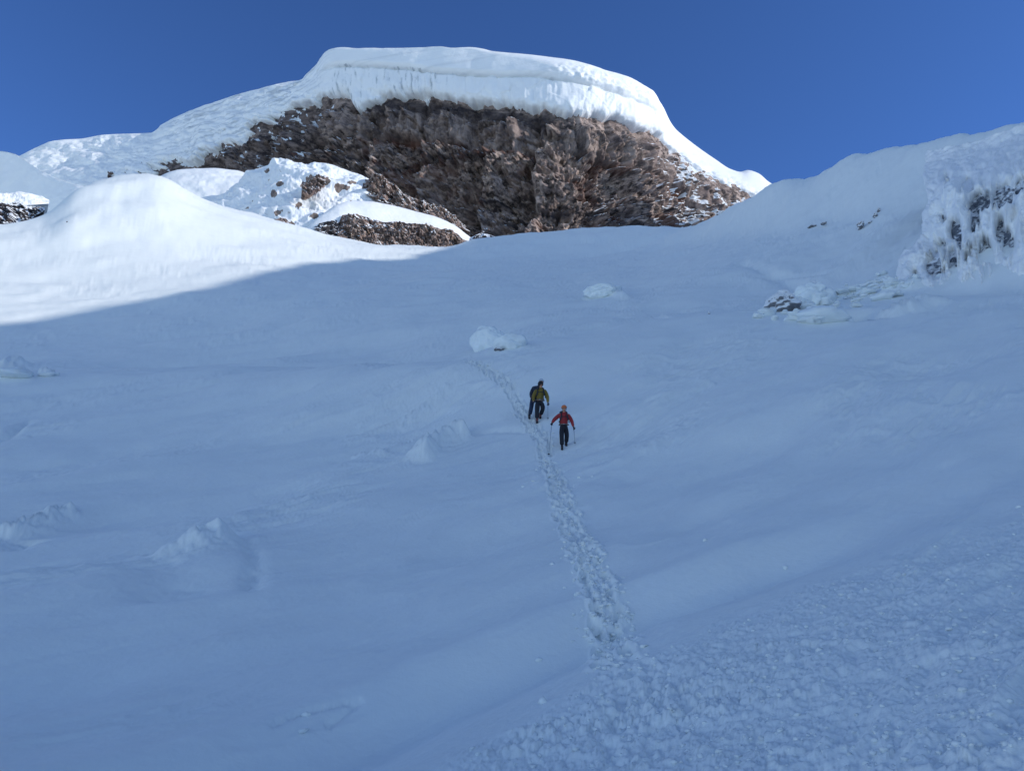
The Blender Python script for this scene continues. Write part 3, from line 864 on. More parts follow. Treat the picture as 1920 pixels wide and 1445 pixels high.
# ------------------------------------------------------------------ snow spurs, small glaciers: front, rounded crest, back
def loft(name, crest, foot, mat, label, cat, step=2.0, rows=60, bare=None, rough=0.0, bulge=0.25, back=30.0, seed=1, kind='structure', scale=6.0, skirt=8.0, px0=None, px1=None, hump=0.0):
    c, f = np.array(crest, float), np.array(foot, float)
    px0 = px0 if px0 is not None else max(c[0, 0], f[0, 0]); px1 = px1 if px1 is not None else min(c[-1, 0], f[-1, 0])
    px = np.arange(px0, px1 + step, step)
    cy, crr = curve(c[:, :2], px), curve(c[:, (0, 2)], px)
    fy, frr = curve(f[:, :2], px), curve(f[:, (0, 2)], px)
    C, Fo = point(px, cy, crr), point(px, fy, frr)
    t = np.linspace(0, 1, rows)
    V = []
    for q in t:
        a = q ** 1.0
        hgt = np.sin(a * math.pi / 2) * bulge + a * (1 - bulge)
        P = Fo + (C - Fo) * a
        P[:, 2] = Fo[:, 2] + (C[:, 2] - Fo[:, 2]) * hgt
        V.append(P)
    front = np.array(V)
    s = np.cumsum(np.linalg.norm(np.gradient(C, axis=0)[:, :2], axis=1))[None, :]
    S2 = np.broadcast_to(s, front.shape[:2]); Tm = np.linalg.norm(front - Fo[None], axis=-1)
    if rough > 0 or hump > 0:
        w = smooth(0, 0.12, t)[:, None] * (1 - 0.7 * smooth(0.85, 1, t))[:, None]
        nn = np.cross(np.gradient(front, axis=1), np.gradient(front, axis=0))
        nn /= np.linalg.norm(nn, axis=-1, keepdims=True) + 1e-9
        nn *= np.where(nn[..., 2:] < 0, -1, 1)
        xx, zz = front[..., 0], front[..., 2] * 1.1 + front[..., 1] * 0.5
        dd = rough * (fbm(xx / scale, zz / scale, 6, seed, 0.6) + 0.35 * ridged(xx / scale * 0.8 + zz / scale * 0.5, zz / scale - xx / scale * 0.3, 4, seed + 9)) + hump * fbm(xx / (scale * 2.6), zz / (scale * 2.6), 2, seed + 5)
        front = front + nn * (w * dd)[..., None]
    bk = []
    rl = np.hypot(front[-1][:, 0], front[-1][:, 1])
    h = C[:, 2] - Fo[:, 2]
    for q in np.linspace(0, 1, 16)[1:]:
        rr = rl + back * q
        bk.append(np.stack([front[-1][:, 0] / rl * rr, front[-1][:, 1] / rl * rr, front[-1][:, 2] - (h + skirt) * q ** 1.8], -1))
    V = np.concatenate([front, np.array(bk)], 0)
    org = V[0].mean(0)
    at = None
    if bare:                                     # places where the wind has stripped the snow off the rock
        vx = front[..., 0]; vy = front[..., 1]; vz = front[..., 2] - EYE
        fw = vy * math.cos(PITCH) + vz * math.sin(PITCH); upv = -vy * math.sin(PITCH) + vz * math.cos(PITCH)
        QX, QY = CX + F * vx / fw, CY - F * upv / fw
        sn = np.full(V.shape[:2], 1.0)
        nz = fbm(QX / 7, QY / 5, 4, seed + 40, 0.65)
        m = np.zeros(QX.shape)
        for (ax, ay, bx, by) in bare: m = np.maximum(m, np.exp(-((QX - ax) / bx) ** 2 - ((QY - ay) / by) ** 2))
        sn[:rows] = 1.0 - 2.6 * smooth(0.45, 0.75, m + 0.55 * nz * smooth(0.1, 0.5, m))
        at = {'snow': sn, 'tint': np.zeros(V.shape[:2])}
    o = grid_mesh(name, V - org, mat, None, at)
    o.location = org
    tag(o, label, cat, kind=kind)
    return o


loft('glacier', [(-260, 300, 345), (-60, 285, 310), (0, 284, 294), (25, 288, 286), (45, 299, 280), (70, 316, 272), (110, 336, 262), (170, 352, 250)],
     [(-260, 470, 335), (0, 440, 284), (170, 400, 242)], M_FAR, 'shaded rounded glacier dome at the left edge beneath the ice ridge', 'glacier', rough=1.2, seed=3, scale=12)
loft('snow_spur', [(270, 350, 276), (300, 331, 274), (320, 322, 272), (345, 317, 270), (400, 315, 268), (440, 318, 266), (465, 326, 265), (478, 337, 264), (520, 400, 262)],
     [(270, 400, 248), (400, 440, 240), (520, 450, 238)], M_FAR, 'small smooth snow hump with a bright crest behind the sunlit knoll', 'snow hump', rough=1.0, hump=1.5, bulge=0.5, seed=7, scale=10)
loft('snow_spur', [(384, 398, 250), (400, 392, 249), (415, 380, 248), (430, 368, 247), (448, 347, 246), (470, 326, 244), (490, 313, 243), (515, 305, 241), (540, 303, 239), (560, 309, 238), (574, 310, 237), (590, 303, 236), (610, 306, 235), (640, 317, 236), (680, 332, 238), (720, 350, 241), (745, 365, 243), (770, 385, 244), (800, 410, 246)],
     [(384, 410, 226), (430, 440, 218), (560, 470, 206), (680, 480, 205), (800, 485, 216)], M_SPUR, 'broken sunlit snow spur leaning on the foot of the rock wall', 'snow spur', step=1.2, rows=130, rough=2.6, hump=3.2, bulge=0.5, seed=15, scale=7,
     bare=[(524, 345, 9, 6), (513, 363, 7, 6), (640, 352, 16, 7), (612, 338, 9, 8), (660, 342, 10, 5), (470, 412, 22, 9), (590, 405, 12, 6), (520, 399, 8, 4), (500, 320, 6, 4), (560, 385, 9, 4), (690, 350, 14, 7), (720, 362, 14, 8), (585, 345, 26, 16), (545, 420, 14, 5)])
loft('snow_spur', [(540, 452, 206), (575, 428, 207), (600, 405, 209), (630, 386, 211), (655, 377, 213), (690, 378, 215), (720, 383, 217), (760, 392, 219), (800, 402, 221), (830, 412, 223), (855, 425, 225), (872, 438, 227), (888, 452, 229), (910, 480, 231)],
     [(540, 500, 198), (620, 500, 199), (800, 505, 208), (910, 510, 216)], M_FAR, 'smooth low snow tongue lying over the brown rubble band', 'snow tongue', step=1.6, rows=60, rough=0.35, bulge=0.85, seed=23, scale=8)


def rock_patch(name, top, bot, mat, label, cat, relief=1.0, cell=1.0, step=1.2, rows=70, lean=2.0, seed=1, snow=0.0, group=None, jag=3.0):
    """a rock outcrop with depth: sculpted front between two ragged edges, closed by a back"""
    tp, bt = np.array(top, float), np.array(bot, float)
    px = np.arange(tp[0, 0], tp[-1, 0] + step, step)
    ty, tr = curve(tp[:, :2], px), curve(tp[:, (0, 2)], px)
    by, br = curve(bt[:, :2], px), curve(bt[:, (0, 2)], px)
    s0 = px * tr.mean() / F
    ty = ty + jag * fbm(s0 / (cell * 3), s0 * 0, 4, seed + 3)
    t = np.linspace(0, 1, rows)[:, None]
    PX = np.broadcast_to(px[None], (rows, len(px)))
    PY = by + (ty - by) * t
    w = np.clip(np.minimum(px - px[0], px[-1] - px) / (0.12 * (px[-1] - px[0])), 0, 1) ** 0.5
    r = br + (tr - br) * t + lean * t ** 2
    P = point(PX, PY, r)
    s, z = PX * tr.mean() / F, P[..., 2]
    c1, c2, cv = cells(s / cell + 0.3 * fbm(s / cell, z / cell, 2, seed), z / cell * 1.2, seed)
    e1, e2, ev = cells(s / cell * 2.3, z / cell * 2.5, seed + 4)
    ww = 0.3 * fbm(s / cell, z / cell, 3, seed + 2)
    d = relief * (1.3 * facets(s / cell / 2.6 + ww, z / cell / 2.2, seed + 30) + 0.9 * facets(s / cell / 1.2, z / cell + ww, seed + 31) + 0.5 * facets(s / cell * 2, z / cell * 2, seed + 32)
                  + 0.9 * fbm(s / cell / 4, z / cell / 4, 3, seed + 8))
    d = d * w * np.sin(np.clip(t, 0, 1) * math.pi) ** 0.35 + relief * 0.4 * w
    P[..., 1] -= d; P[..., 2] += 0.25 * relief * (ev - 0.5) * (t < 0.98) * (t > 0.02)
    top_ = P[-1].copy(); rl = np.hypot(top_[:, 0], top_[:, 1])
    bk = []
    for q in (0.25, 0.6, 1.0):
        rr = rl + (3 * relief + 2) * q
        zq = top_[:, 2] + (P[0][:, 2] - top_[:, 2]) * q ** 2
        bk.append(np.stack([top_[:, 0] / rl * rr, top_[:, 1] / rl * rr, zq], -1))
    V = np.concatenate([P, np.array(bk)], 0)
    org = np.array([V[..., 0].mean(), V[..., 1].mean(), V[0, :, 2].min()])
    dust = 0.55 * smooth(0.18, 0.36, fbm(s / cell / 1.8, z / cell / 1.2, 4, seed + 50, 0.6)) * (0.4 + 0.6 * t)
    sn = np.concatenate([snow + dust, np.full((3, len(px)), snow)], 0)
    tint = np.concatenate([0.8 * (c2 - c1 < 0.07), np.zeros((3, len(px)))], 0)
    o = grid_mesh(name, V - org, mat, None, {'snow': sn, 'tint': tint})
    o.location = org
    tag(o, label, cat, group)
    return o


G_OUT = 'rock outcrops in the snow below the wall'
rock_patch('rock_outcrop', [(633, 425, 203), (644, 403, 204), (668, 402, 204), (700, 412, 205), (730, 416, 206), (790, 424, 208), (830, 430, 211), (855, 440, 213), (880, 456, 216)],
           [(633, 440, 197), (644, 456, 196), (690, 462, 197), (740, 470, 199), (800, 474, 203), (850, 470, 208), (880, 460, 212)], M_RUBBLE, 'long brown rubble band under the smooth snow tongue', 'rock outcrop', 1.3, 1.1, seed=3, group=G_OUT, jag=6, rows=90)
rock_patch('rock_outcrop', [(589, 426, 203), (605, 418, 203), (620, 416, 203), (636, 412, 204)], [(589, 430, 198), (605, 440, 197), (620, 449, 197), (636, 456, 197)], M_DARK,
           'small dark rock left of the long brown rubble band', 'rock outcrop', 0.7, 1.2, seed=9, group=G_OUT, rows=40)
rock_patch('rock_outcrop', [(682, 342, 229), (705, 339, 229), (735, 350, 230), (765, 366, 232), (800, 378, 236), (840, 396, 240), (880, 432, 244)],
           [(682, 362, 224), (705, 376, 222), (740, 388, 222), (780, 397, 224), (820, 410, 226), (880, 434, 230)], M_RUBBLE, 'speckled rock strip between the broken snow spur and the smooth tongue', 'rock outcrop', 2.0, 1.6, seed=15, group=G_OUT, jag=12, rows=90, snow=0.12)
rock_patch('rock_outcrop', [(566, 352, 215), (580, 340, 215), (596, 332, 216), (610, 328, 217)], [(566, 356, 212), (575, 366, 211), (590, 366, 211), (610, 345, 213)], M_RUBBLE,
           'brown rock patch poking from the middle of the broken snow spur', 'rock outcrop', 1.0, 0.9, seed=21, group=G_OUT, rows=40, jag=5)
rock_patch('rock_outcrop', [(500, 418, 198), (520, 412, 198), (535, 411, 198), (545, 421, 198)], [(500, 430, 193), (520, 434, 193), (535, 434, 193), (545, 428, 193)], M_RUBBLE,
           'small brown rock at the foot of the broken snow spur', 'rock outcrop', 0.6, 0.8, seed=27, group=G_OUT, rows=36)
rock_patch('rock_outcrop', [(430, 402, 200), (450, 402, 199), (480, 408, 198), (500, 414, 198)], [(430, 410, 196), (450, 417, 195), (480, 425, 193), (500, 428, 193)], M_DARK,
           'dark rock sliver along the edge of the sunlit knoll', 'rock outcrop', 0.5, 0.9, seed=29, group=G_OUT, rows=30, snow=0.1)
rock_patch('rock_outcrop', [(880, 446, 216), (900, 438, 218), (930, 444, 222), (970, 446, 226), (1000, 450, 229), (1034, 458, 232)],
           [(880, 462, 210), (900, 468, 211), (940, 472, 214), (980, 470, 219), (1034, 464, 226)], M_DARK, 'dark snow-speckled rocks where the tongue meets the slope', 'rock outcrop', 0.8, 1.0, seed=33, group=G_OUT, rows=36, snow=0.12)
rock_patch('rock_outcrop', [(-60, 388, 157), (-10, 384, 157), (20, 381, 157), (45, 384, 157), (60, 388, 157), (84, 389, 158)], [(-60, 430, 149), (0, 425, 149), (45, 420, 150), (84, 396, 153)], M_DARK,
           'dark brown rock at the left edge, topped by a snow cushion', 'rock outcrop', 0.8, 1.2, seed=37, group=G_OUT, rows=40)
loft('snow_cushion', [(-60, 366, 161), (0, 364, 161), (40, 361, 161), (70, 366, 161), (92, 376, 161)], [(-60, 388, 158), (0, 386, 158), (45, 385, 158), (92, 382, 159)], M_FAR,
     'lumpy bright snow cushion on top of the dark rock at the left edge', 'snow cushion', step=1.0, rows=30, rough=0.7, bulge=0.8, seed=41, kind='thing', scale=2.2, back=6, skirt=4)


# ------------------------------------------------------------------ rime-covered rock wall on the right
def build_serac():
    LFT = [(230, 1752), (270, 1750), (300, 1740), (340, 1737), (380, 1742), (430, 1736), (455, 1738), (470, 1722), (495, 1695), (515, 1689), (545, 1690)]
    rows, cols = 210, 310
    py = np.linspace(552, 290, rows)
    lx = curve([(a, b) for a, b in LFT], py)
    lx = lx + 2.5 * fbm(py / 9, py * 0, 3, 9)
    q = np.linspace(0, 1, cols)
    PX = lx[:, None] + (2200 - lx)[:, None] * q[None, :]
    topy = curve([(1680, 305), (1750, 290), (1850, 266), (1920, 243), (2060, 200), (2200, 180)], PX)
    PY = 552 + (topy - 552) * ((552 - py) / 262)[:, None]
    base_r = np.interp(q, [0, 0.03, 0.11, 0.72, 0.86, 1.0], [77.0, 73.0, 70.0, 65.0, 70.0, 100.0])[None, :] + 0 * PX
    up = (552 - PY) / (552 - topy)
    base_r = base_r + 9 * up + 21 * smooth(0.62, 1.0, up) ** 1.5
    P = point(PX, PY, base_r)
    sx, z = PX * 0.052, P[..., 2]
    dark = np.zeros(PX.shape)
    for (ax, ay, bx, by, am, tilt) in ((1813, 350, 12, 15, 1.2, -0.3), (1838, 384, 24, 20, 1.25, -0.45), (1872, 372, 26, 22, 1.3, -0.4), (1912, 352, 9, 14, 1.1, -0.3), (1925, 345, 20, 16, 1.1, -0.3),
                                       (1793, 432, 9, 22, 1.2, 0), (1768, 410, 6, 14, 0.8, 0), (1766, 463, 7, 13, 1.0, 0), (1754, 500, 16, 24, 1.35, -0.3), (1788, 492, 11, 24, 1.1, 0),
                                       (1845, 474, 15, 24, 1.15, 0), (1817, 480, 9, 18, 0.8, 0), (1876, 435, 9, 26, 0.85, 0), (1888, 455, 12, 26, 0.8, 0), (1775, 338, 8, 10, 0.5, 0), (1830, 418, 10, 22, 0.85, 0),
                                       (1800, 455, 5, 26, 0.7, 0), (1970, 420, 14, 30, 1.0, 0), (2010, 380, 20, 22, 1.0, -0.3), (1718, 515, 4, 9, 0.6, 0)):
        dy = PY - ay - tilt * (PX - ax)
        dark = np.maximum(dark, am * np.exp(-(((PX - ax) / bx) ** 2 + (dy / by) ** 2) ** 1.3))
    streak = fbm(sx / 0.42, z / 3.2, 4, 31)
    dark = dark + 0.95 * streak * smooth(0.08, 0.5, dark) + 0.3 * fbm(sx / 0.5, z / 0.6, 4, 34) * smooth(0.1, 0.5, dark)
    pill = ridged(sx / 1.25 + 0.35 * fbm(sx / 1.2, z / 2.4, 3, 37), z / 8.0, 3, 33)
    blob = fbm(sx / 0.85, z / 1.1, 5, 35, 0.55)
    thick = 0.75 + 1.1 * pill * (1 - smooth(0.62, 0.95, up)) + 0.42 * blob + 0.5 * fbm(sx / 3, z / 3, 3, 39) - 2.7 * dark
    edge = smooth(0, 0.03, q)[None, :]
    ice = P.copy()
    rad = P[..., :2] / np.linalg.norm(P[..., :2], axis=-1, keepdims=True)
    ice[..., :2] -= rad * (thick + 0.2 + 0.5 * (1 - edge))[..., None]
    ice[..., 0] -= 0.25 * thick * (1 - smooth(0, 0.2, q))[None, :]
    ice[..., 2] += 0.12 * blob
    # flank that runs back from the left edge, then top that runs back into the ridge
    def wings(V, dep=26):
        L = [V[:, :1] + np.array([0.72 * d, d, -0.05 * d])[None, None] for d in (dep, dep * 0.6, dep * 0.3, dep * 0.12, dep * 0.04)]
        return np.concatenate(L + [V], 1)
    iceV = wings(ice)
    topr = [iceV[-1:] + np.array([0.72 * d, d, 0.15 * d - 0.012 * d * d])[None, None] for d in (3, 8, 16, 30, 45)]
    iceV = np.concatenate([iceV] + topr, 0)
    rockP = P.copy()
    rn = fbm(sx / 0.6, z / 0.9, 5, 45, 0.6)
    rockP[..., :2] -= rad * ((-0.28 + 0.30 * rn + 0.2 * pill) - 0.1 - 1.2 * (1 - smooth(0, 0.06, q))[None, :])[..., None]
    root = empty('rock_wall', tuple(P[0, 60]))
    tag(root, 'rock wall plastered with rime ice and frozen columns, rising at the right edge', 'rock wall')
    off = P[0, 60]
    g = np.concatenate([np.zeros((rows, 5)), np.clip(0.9 * (dark > 0.32) * smooth(0.3, 0.7, dark), 0, 1)], 1)  # shade in the rime hollows painted grey
    g = np.concatenate([g, np.zeros((5, g.shape[1]))], 0)
    grid_mesh('rime_ice', iceV - off, M_RIME, root, {'grey': g * 0.6})
    rk = rock_mat('blue_grey_rock', [(0.06, 0.07, 0.095), (0.20, 0.23, 0.28), (0.11, 0.125, 0.155), (0.05, 0.055, 0.07)], snow=(0.38, 0.70), scale=6.0)  # blue-grey rock that shows where the rime is thin
    grid_mesh('rock_face', (wings(rockP, 20)[:-30]) - off, rk, root, {'snow': np.zeros((rows - 30, cols + 5)), 'tint': np.zeros((rows - 30, cols + 5))})


build_serac()


# ------------------------------------------------------------------ boulders, blocks, stones
def blob_mesh(name, seed, sub=4, rough=0.3, freq=1.6, flat=1.0, skew=0.0, mat=None, fine=0.08):
    bm = bmesh.new()
    bmesh.ops.create_icosphere(bm, subdivisions=sub, radius=1.0)
    me = bpy.data.meshes.new(name)
    bm.to_mesh(me); bm.free()
    v = np.zeros(len(me.vertices) * 3); me.vertices.foreach_get('co', v); v = v.reshape(-1, 3)
    a = fbm(v[:, 0] * freq + 7 * seed, v[:, 1] * freq + v[:, 2] * 1.7 * freq, 3, seed) + fbm(v[:, 2] * freq - 3 * seed, v[:, 0] * freq * 0.8 + v[:, 1] * freq, 3, seed + 2)
    b = ridged(v[:, 0] * freq * 3 + v[:, 2], v[:, 1] * freq * 3 + v[:, 2] * freq * 3, 3, seed + 5)
    v = v * (1 + rough * a + fine * b)[:, None]
    v[:, 2] *= flat
    v[:, 0] += skew * v[:, 2]
    me.vertices.foreach_set('co', v.reshape(-1)); me.update()
    me.polygons.foreach_set('use_smooth', np.full(len(me.polygons), True))
    if mat: me.materials.append(mat)
    return me


def seat(px, py, sx, sy, sz, me, name, label, cat, group=None, sink=0.25, rz=0.0):
    p = ground_hit(px, py)
    o = bpy.data.objects.new(name, me); COL.objects.link(o)
    o.scale = (sx, sy, sz); o.rotation_euler = (0, 0, rz)
    o.location = (p[0], p[1], ground_z(p[0], p[1]) + sz * (0.5 - sink))
    tag(o, label, cat, group)
    return o


G_B = 'snow-covered boulders on the slope'
seat(918, 652, 1.5, 1.3, 1.35, blob_mesh('snow_boulder', 5, 5, 0.26, 1.3, 1.0, -0.18, M_LUMP, 0.10), 'snow_boulder', 'large white snow-crusted boulder above the two climbers, where the track ends', 'boulder', G_B, 0.10)
seat(956, 652, 1.0, 0.9, 0.75, blob_mesh('snow_boulder', 12, 4, 0.3, 1.3, 0.9, 0, M_LUMP, 0.10), 'snow_boulder', 'low snow lump against the right side of the large white boulder', 'boulder', G_B, 0.2)
seat(1133, 556, 2.0, 1.7, 0.95, blob_mesh('snow_boulder', 9, 5, 0.28, 1.4, 0.9, 0, M_LUMP, 0.12), 'snow_boulder', 'pale snow boulder with a drift tail, higher on the slope', 'boulder', G_B, 0.15)
seat(1470, 582, 1.25, 1.1, 1.15, blob_mesh('snow_boulder', 14, 5, 0.3, 1.6, 0.9, 0, M_GREY, 0.14), 'snow_boulder', 'grey stone dusted with snow, leftmost of the rubble below the rime wall', 'boulder', G_B, 0.2)
seat(1500, 580, 0.95, 0.9, 0.6, blob_mesh('snow_boulder', 17, 4, 0.3, 1.6, 0.9, 0, M_LUMP, 0.14), 'snow_boulder', 'low white lump between the grey stone and the cleft white boulder', 'boulder', G_B, 0.2)
seat(1522, 572, 1.7, 1.3, 1.45, blob_mesh('snow_boulder', 21, 5, 0.3, 1.4, 0.9, 0.1, M_LUMP, 0.14), 'snow_boulder', 'bulky white boulder with a dark cleft in its right side', 'boulder', G_B, 0.15)
seat(1533, 565, 0.62, 0.6, 1.15, blob_mesh('dark_stone', 23, 4, 0.35, 1.6, 1.0, -0.3, M_GREY, 0.15), 'rock', 'dark stone wedged against the bulky white boulder', 'rock', None, -0.05)
seat(1330, 590, 0.08, 0.08, 0.16, blob_mesh('rock', 25, 3, 0.3, 1.6, 1.0, 0, M_GREY, 0.1), 'rock', 'tiny lone grey stone on the open slope left of the rubble', 'rock', None, 0.1)
seat(935, 657, 0.30, 0.28, 0.18, blob_mesh('rock', 27, 3, 0.3, 1.6, 0.8, 0, M_GREY, 0.1), 'rock', 'small grey stone at the foot of the large white boulder', 'rock', None, 0.2)

G_R = 'rocks in the shaded ridge on the right'
for i, (x, y, a, b, lab) in enumerate(((1614, 428, 1.1, 1.3, 'dark pointed rock in the middle of the shaded ridge'), (1545, 424, 0.9, 0.4, 'flat dark rock sliver left of the pointed one on the shaded ridge'),
                                       (1522, 426, 1.2, 0.35, 'thin dark rock streak, leftmost on the shaded ridge'), (1632, 420, 0.55, 0.7, 'small rock right of the pointed one on the shaded ridge'),
                                       (1642, 410, 0.6, 0.9, 'half-buried rock upper right of the pointed one on the shaded ridge'), (1648, 398, 0.45, 0.7, 'topmost small rock of the row on the shaded ridge'))):
    seat(x, y, a * 0.42, a * 0.42, b * 0.5, blob_mesh('rock', 30 + i, 4, 0.45, 1.9, 0.9, 0.4, M_GREY, 0.22), 'rock', lab, 'rock', G_R, 0.1)
seat(125, 420, 0.1, 0.1, 0.1, blob_mesh('rock', 45, 2, 0.3, 1.6, 1.0, 0, M_DARK, 0.1), 'rock', 'dark speck of stone on the sunlit snow field', 'rock', None, 0.1)

BLK = [blob_mesh('snow_block', 50 + i, 3, 0.38, 1.5, 0.75, 0, M_LUMP, 0.16) for i in range(6)]
G_S = 'snow blocks in the rubble strip below the rime wall'
rb = random.Random(8)
spots = []
for k in range(120):
    t = rb.random()
    x = 1440 + 260 * t + rb.gauss(0, 14); y = 592 - 66 * t + rb.gauss(0, 9)
    spots.append((x, y, rb.uniform(0.10, 0.30) * (1.1 if rb.random() > 0.12 else 1.9)))
spots += [(1600, 545, 0.6), (1580, 553, 0.5), (1640, 534, 0.5), (1655, 560, 0.6), (1680, 556, 0.5), (1555, 558, 0.6), (1500, 600, 0.6), (1545, 602, 1.0), (1520, 606, 0.6), (1440, 592, 0.5), (1420, 596, 0.4)]
for i, (x, y, a) in enumerate(spots):
    seat(x, y, a * rb.uniform(0.9, 1.5), a, a * rb.uniform(0.5, 0.9), BLK[i % 6], 'snow_block', 'small white block of broken snow in the rubble strip below the rime wall', 'snow block', G_S, 0.15, rb.uniform(0, 6))
G_L = 'snow blocks at the left edge of the slope'
for i, (x, y, a) in enumerate(((8, 702, 0.55), (28, 708, 0.75), (40, 698, 0.45), (85, 706, 0.4), (102, 704, 0.28))):
    seat(x, y, a * 1.2, a, a * 0.6, BLK[i], 'snow_block', 'white snow block on the shaded slope at the left edge, below the sunlit field', 'snow block', G_L, 0.25, i)


def clods():
    """loose crumbs of snow on the rough near ground and beside the boot track"""
    rg = np.random.default_rng(3)
    pts = []
    n = 900
    xs = rg.uniform(720, 1920, n * 4); ys = rg.uniform(930, 1445, n * 4)
    lim = curve([(640, 1470), (780, 1425), (1000, 1302), (1180, 1203), (1340, 1125), (1480, 1068), (1600, 1020), (1760, 960), (1920, 905)], xs)
    ok = ys > lim + 22 + 14 * rg.random(len(xs))
    P = hit(xs[ok][:n], ys[ok][:n], zmid)
    sz = 0.007 + 0.02 * rg.random(len(P)) ** 3
    tx, ty = smoothed([p[0] for p in TRAIL], [p[1] for p in TRAIL], 700)
    k = rg.integers(0, int(np.argmin(np.abs(ty - 1230))), 1300)
    T = hit(tx[k], ty[k], zmid)
    T[:, 0] += rg.normal(0, 0.21, len(k)); T[:, 1] += rg.normal(0, 0.2, len(k))
    P = np.concatenate([P, T]); sz = np.concatenate([sz, 0.012 + 0.038 * rg.random(len(T)) ** 2])
    ex = [(1000, 905), (1038, 898), (1110, 893), (1085, 896), (1320, 990), (1470, 1036), (1905, 925), (570, 1350), (575, 1312), (1018, 1298), (1010, 1218), (1035, 1043), (980, 914)]
    E_ = hit([e[0] for e in ex], [e[1] for e in ex], zmid)
    P = np.concatenate([P, E_]); sz = np.concatenate([sz, np.full(len(ex), 0.05)])
    bm = bmesh.new(); bmesh.ops.create_icosphere(bm, subdivisions=1, radius=1.0)
    bm.verts.ensure_lookup_table()
    v0 = np.array([v.co[:] for v in bm.verts]); f0 = np.array([[v.index for v in f.verts] for f in bm.faces]); bm.free()
    V, Q = [], []
    for i, (p, a) in enumerate(zip(P, sz)):
        z = ground_z(p[0], p[1])
        w = v0 * (1 + 0.35 * rg.normal(size=(len(v0), 1))) * np.array([1.2, 1.0, 0.75]) * a
        V.append(w + [p[0], p[1], z + a * 0.3]); Q.append(f0 + i * len(v0))
    me = bpy.data.meshes.new('snow_crumbs')
    raw_mesh(me, np.concatenate(V), np.concatenate(Q), True)
    o = link('snow_crumbs', me, M_SNOW)
    tag(o, 'loose crumbs of snow scattered on the rough ground and along the boot track', 'snow crumbs', kind='stuff')


clods()

# ------------------------------------------------------------------ climbers
M_SKIN = plain_mat('skin', (0.55, 0.27, 0.18), 0.6, 30, 0.1)
M_RED = plain_mat('red_shell_jacket', (0.30, 0.022, 0.028), 0.75, 14, 0.3)
M_OLIVE = plain_mat('olive_yellow_jacket', (0.17, 0.125, 0.018), 0.75, 14, 0.3)
M_NAVY = plain_mat('navy_jacket', (0.016, 0.024, 0.05), 0.8, 14, 0.3)
M_BLACK = plain_mat('black_trousers', (0.011, 0.013, 0.022), 0.85, 14, 0.3)
M_BLUE = plain_mat('navy_trousers', (0.014, 0.028, 0.07), 0.85, 14, 0.3)
M_GLOVE = plain_mat('dark_glove', (0.012, 0.017, 0.04), 0.85, 60, 0.3)
M_BOOT = plain_mat('boot', (0.014, 0.014, 0.02), 0.7, 60, 0.3)
M_BOOTR = plain_mat('boot_red_trim', (0.16, 0.045, 0.045), 0.7, 60, 0.3)
M_PACK = plain_mat('dark_pack', (0.02, 0.022, 0.035), 0.85, 40, 0.3)
M_ORANGE = plain_mat('orange_helmet', (0.62, 0.16, 0.05), 0.4, 8, 0.08, bump=0.03)
M_PALE = plain_mat('pale_helmet', (0.50, 0.56, 0.64), 0.4, 8, 0.05, bump=0.03)
M_HAIR = plain_mat('dark_hood', (0.02, 0.018, 0.02), 0.9, 60, 0.3)
M_EYE = plain_mat('eye', (0.02, 0.015, 0.012), 0.2, 60, 0.1)
M_LIP = plain_mat('lips', (0.33, 0.10, 0.08), 0.6, 60, 0.1)
M_BELT = plain_mat('pale_webbing', (0.17, 0.14, 0.125), 0.8, 60, 0.2)
M_METAL = plain_mat('alloy', (0.28, 0.32, 0.38), 0.4, 60, 0.1, metal=0.6)


def skin(name, verts, edges, mat, parent, sub=2, root=0):
    """grow one continuous surface round a skeleton of (x, y, z, radius) joints"""
    me = bpy.data.meshes.new(name)
    me.from_pydata([v[:3] for v in verts], edges, [])
    o = bpy.data.objects.new(name, me); COL.objects.link(o)
    md = o.modifiers.new('skin', 'SKIN'); md.use_smooth_shade = True; md.branch_smoothing = 0.4
    for i, v in enumerate(verts):
        r = v[3] if isinstance(v[3], tuple) else (v[3], v[3])
        me.skin_vertices[0].data[i].radius = r
        me.skin_vertices[0].data[i].use_root = (i == root)
    ss = o.modifiers.new('sub', 'SUBSURF'); ss.levels = ss.render_levels = sub
    dg = bpy.context.evaluated_depsgraph_get()
    new = bpy.data.meshes.new_from_object(o.evaluated_get(dg))
    bpy.data.objects.remove(o)
    new.polygons.foreach_set('use_smooth', np.full(len(new.polygons), True))
    return link(name, new, mat, parent)


def chain(n, start=0):
    return [(start + i, start + i + 1) for i in range(n - 1)]


def ellipsoid(name, c, rad, mat, parent, cut=None, sub=3):
    bm = bmesh.new(); bmesh.ops.create_icosphere(bm, subdivisions=sub, radius=1)
    if cut is not None:
        bmesh.ops.delete(bm, geom=[v for v in bm.verts if v.co.z < cut], context='VERTS')
        ed = [e for e in bm.edges if e.is_boundary]
        ex = bmesh.ops.extrude_edge_only(bm, edges=ed)
        for g in ex['geom']:
            if isinstance(g, bmesh.types.BMVert): g.co.x *= 0.9; g.co.y *= 0.9; g.co.z -= 0.06
    for v in bm.verts: v.co = Vector((v.co.x * rad[0], v.co.y * rad[1], v.co.z * rad[2])) + Vector(c)
    me = bpy.data.meshes.new(name); bm.to_mesh(me); bm.free()
    me.polygons.foreach_set('use_smooth', np.full(len(me.polygons), True))
    return link(name, me, mat, parent)


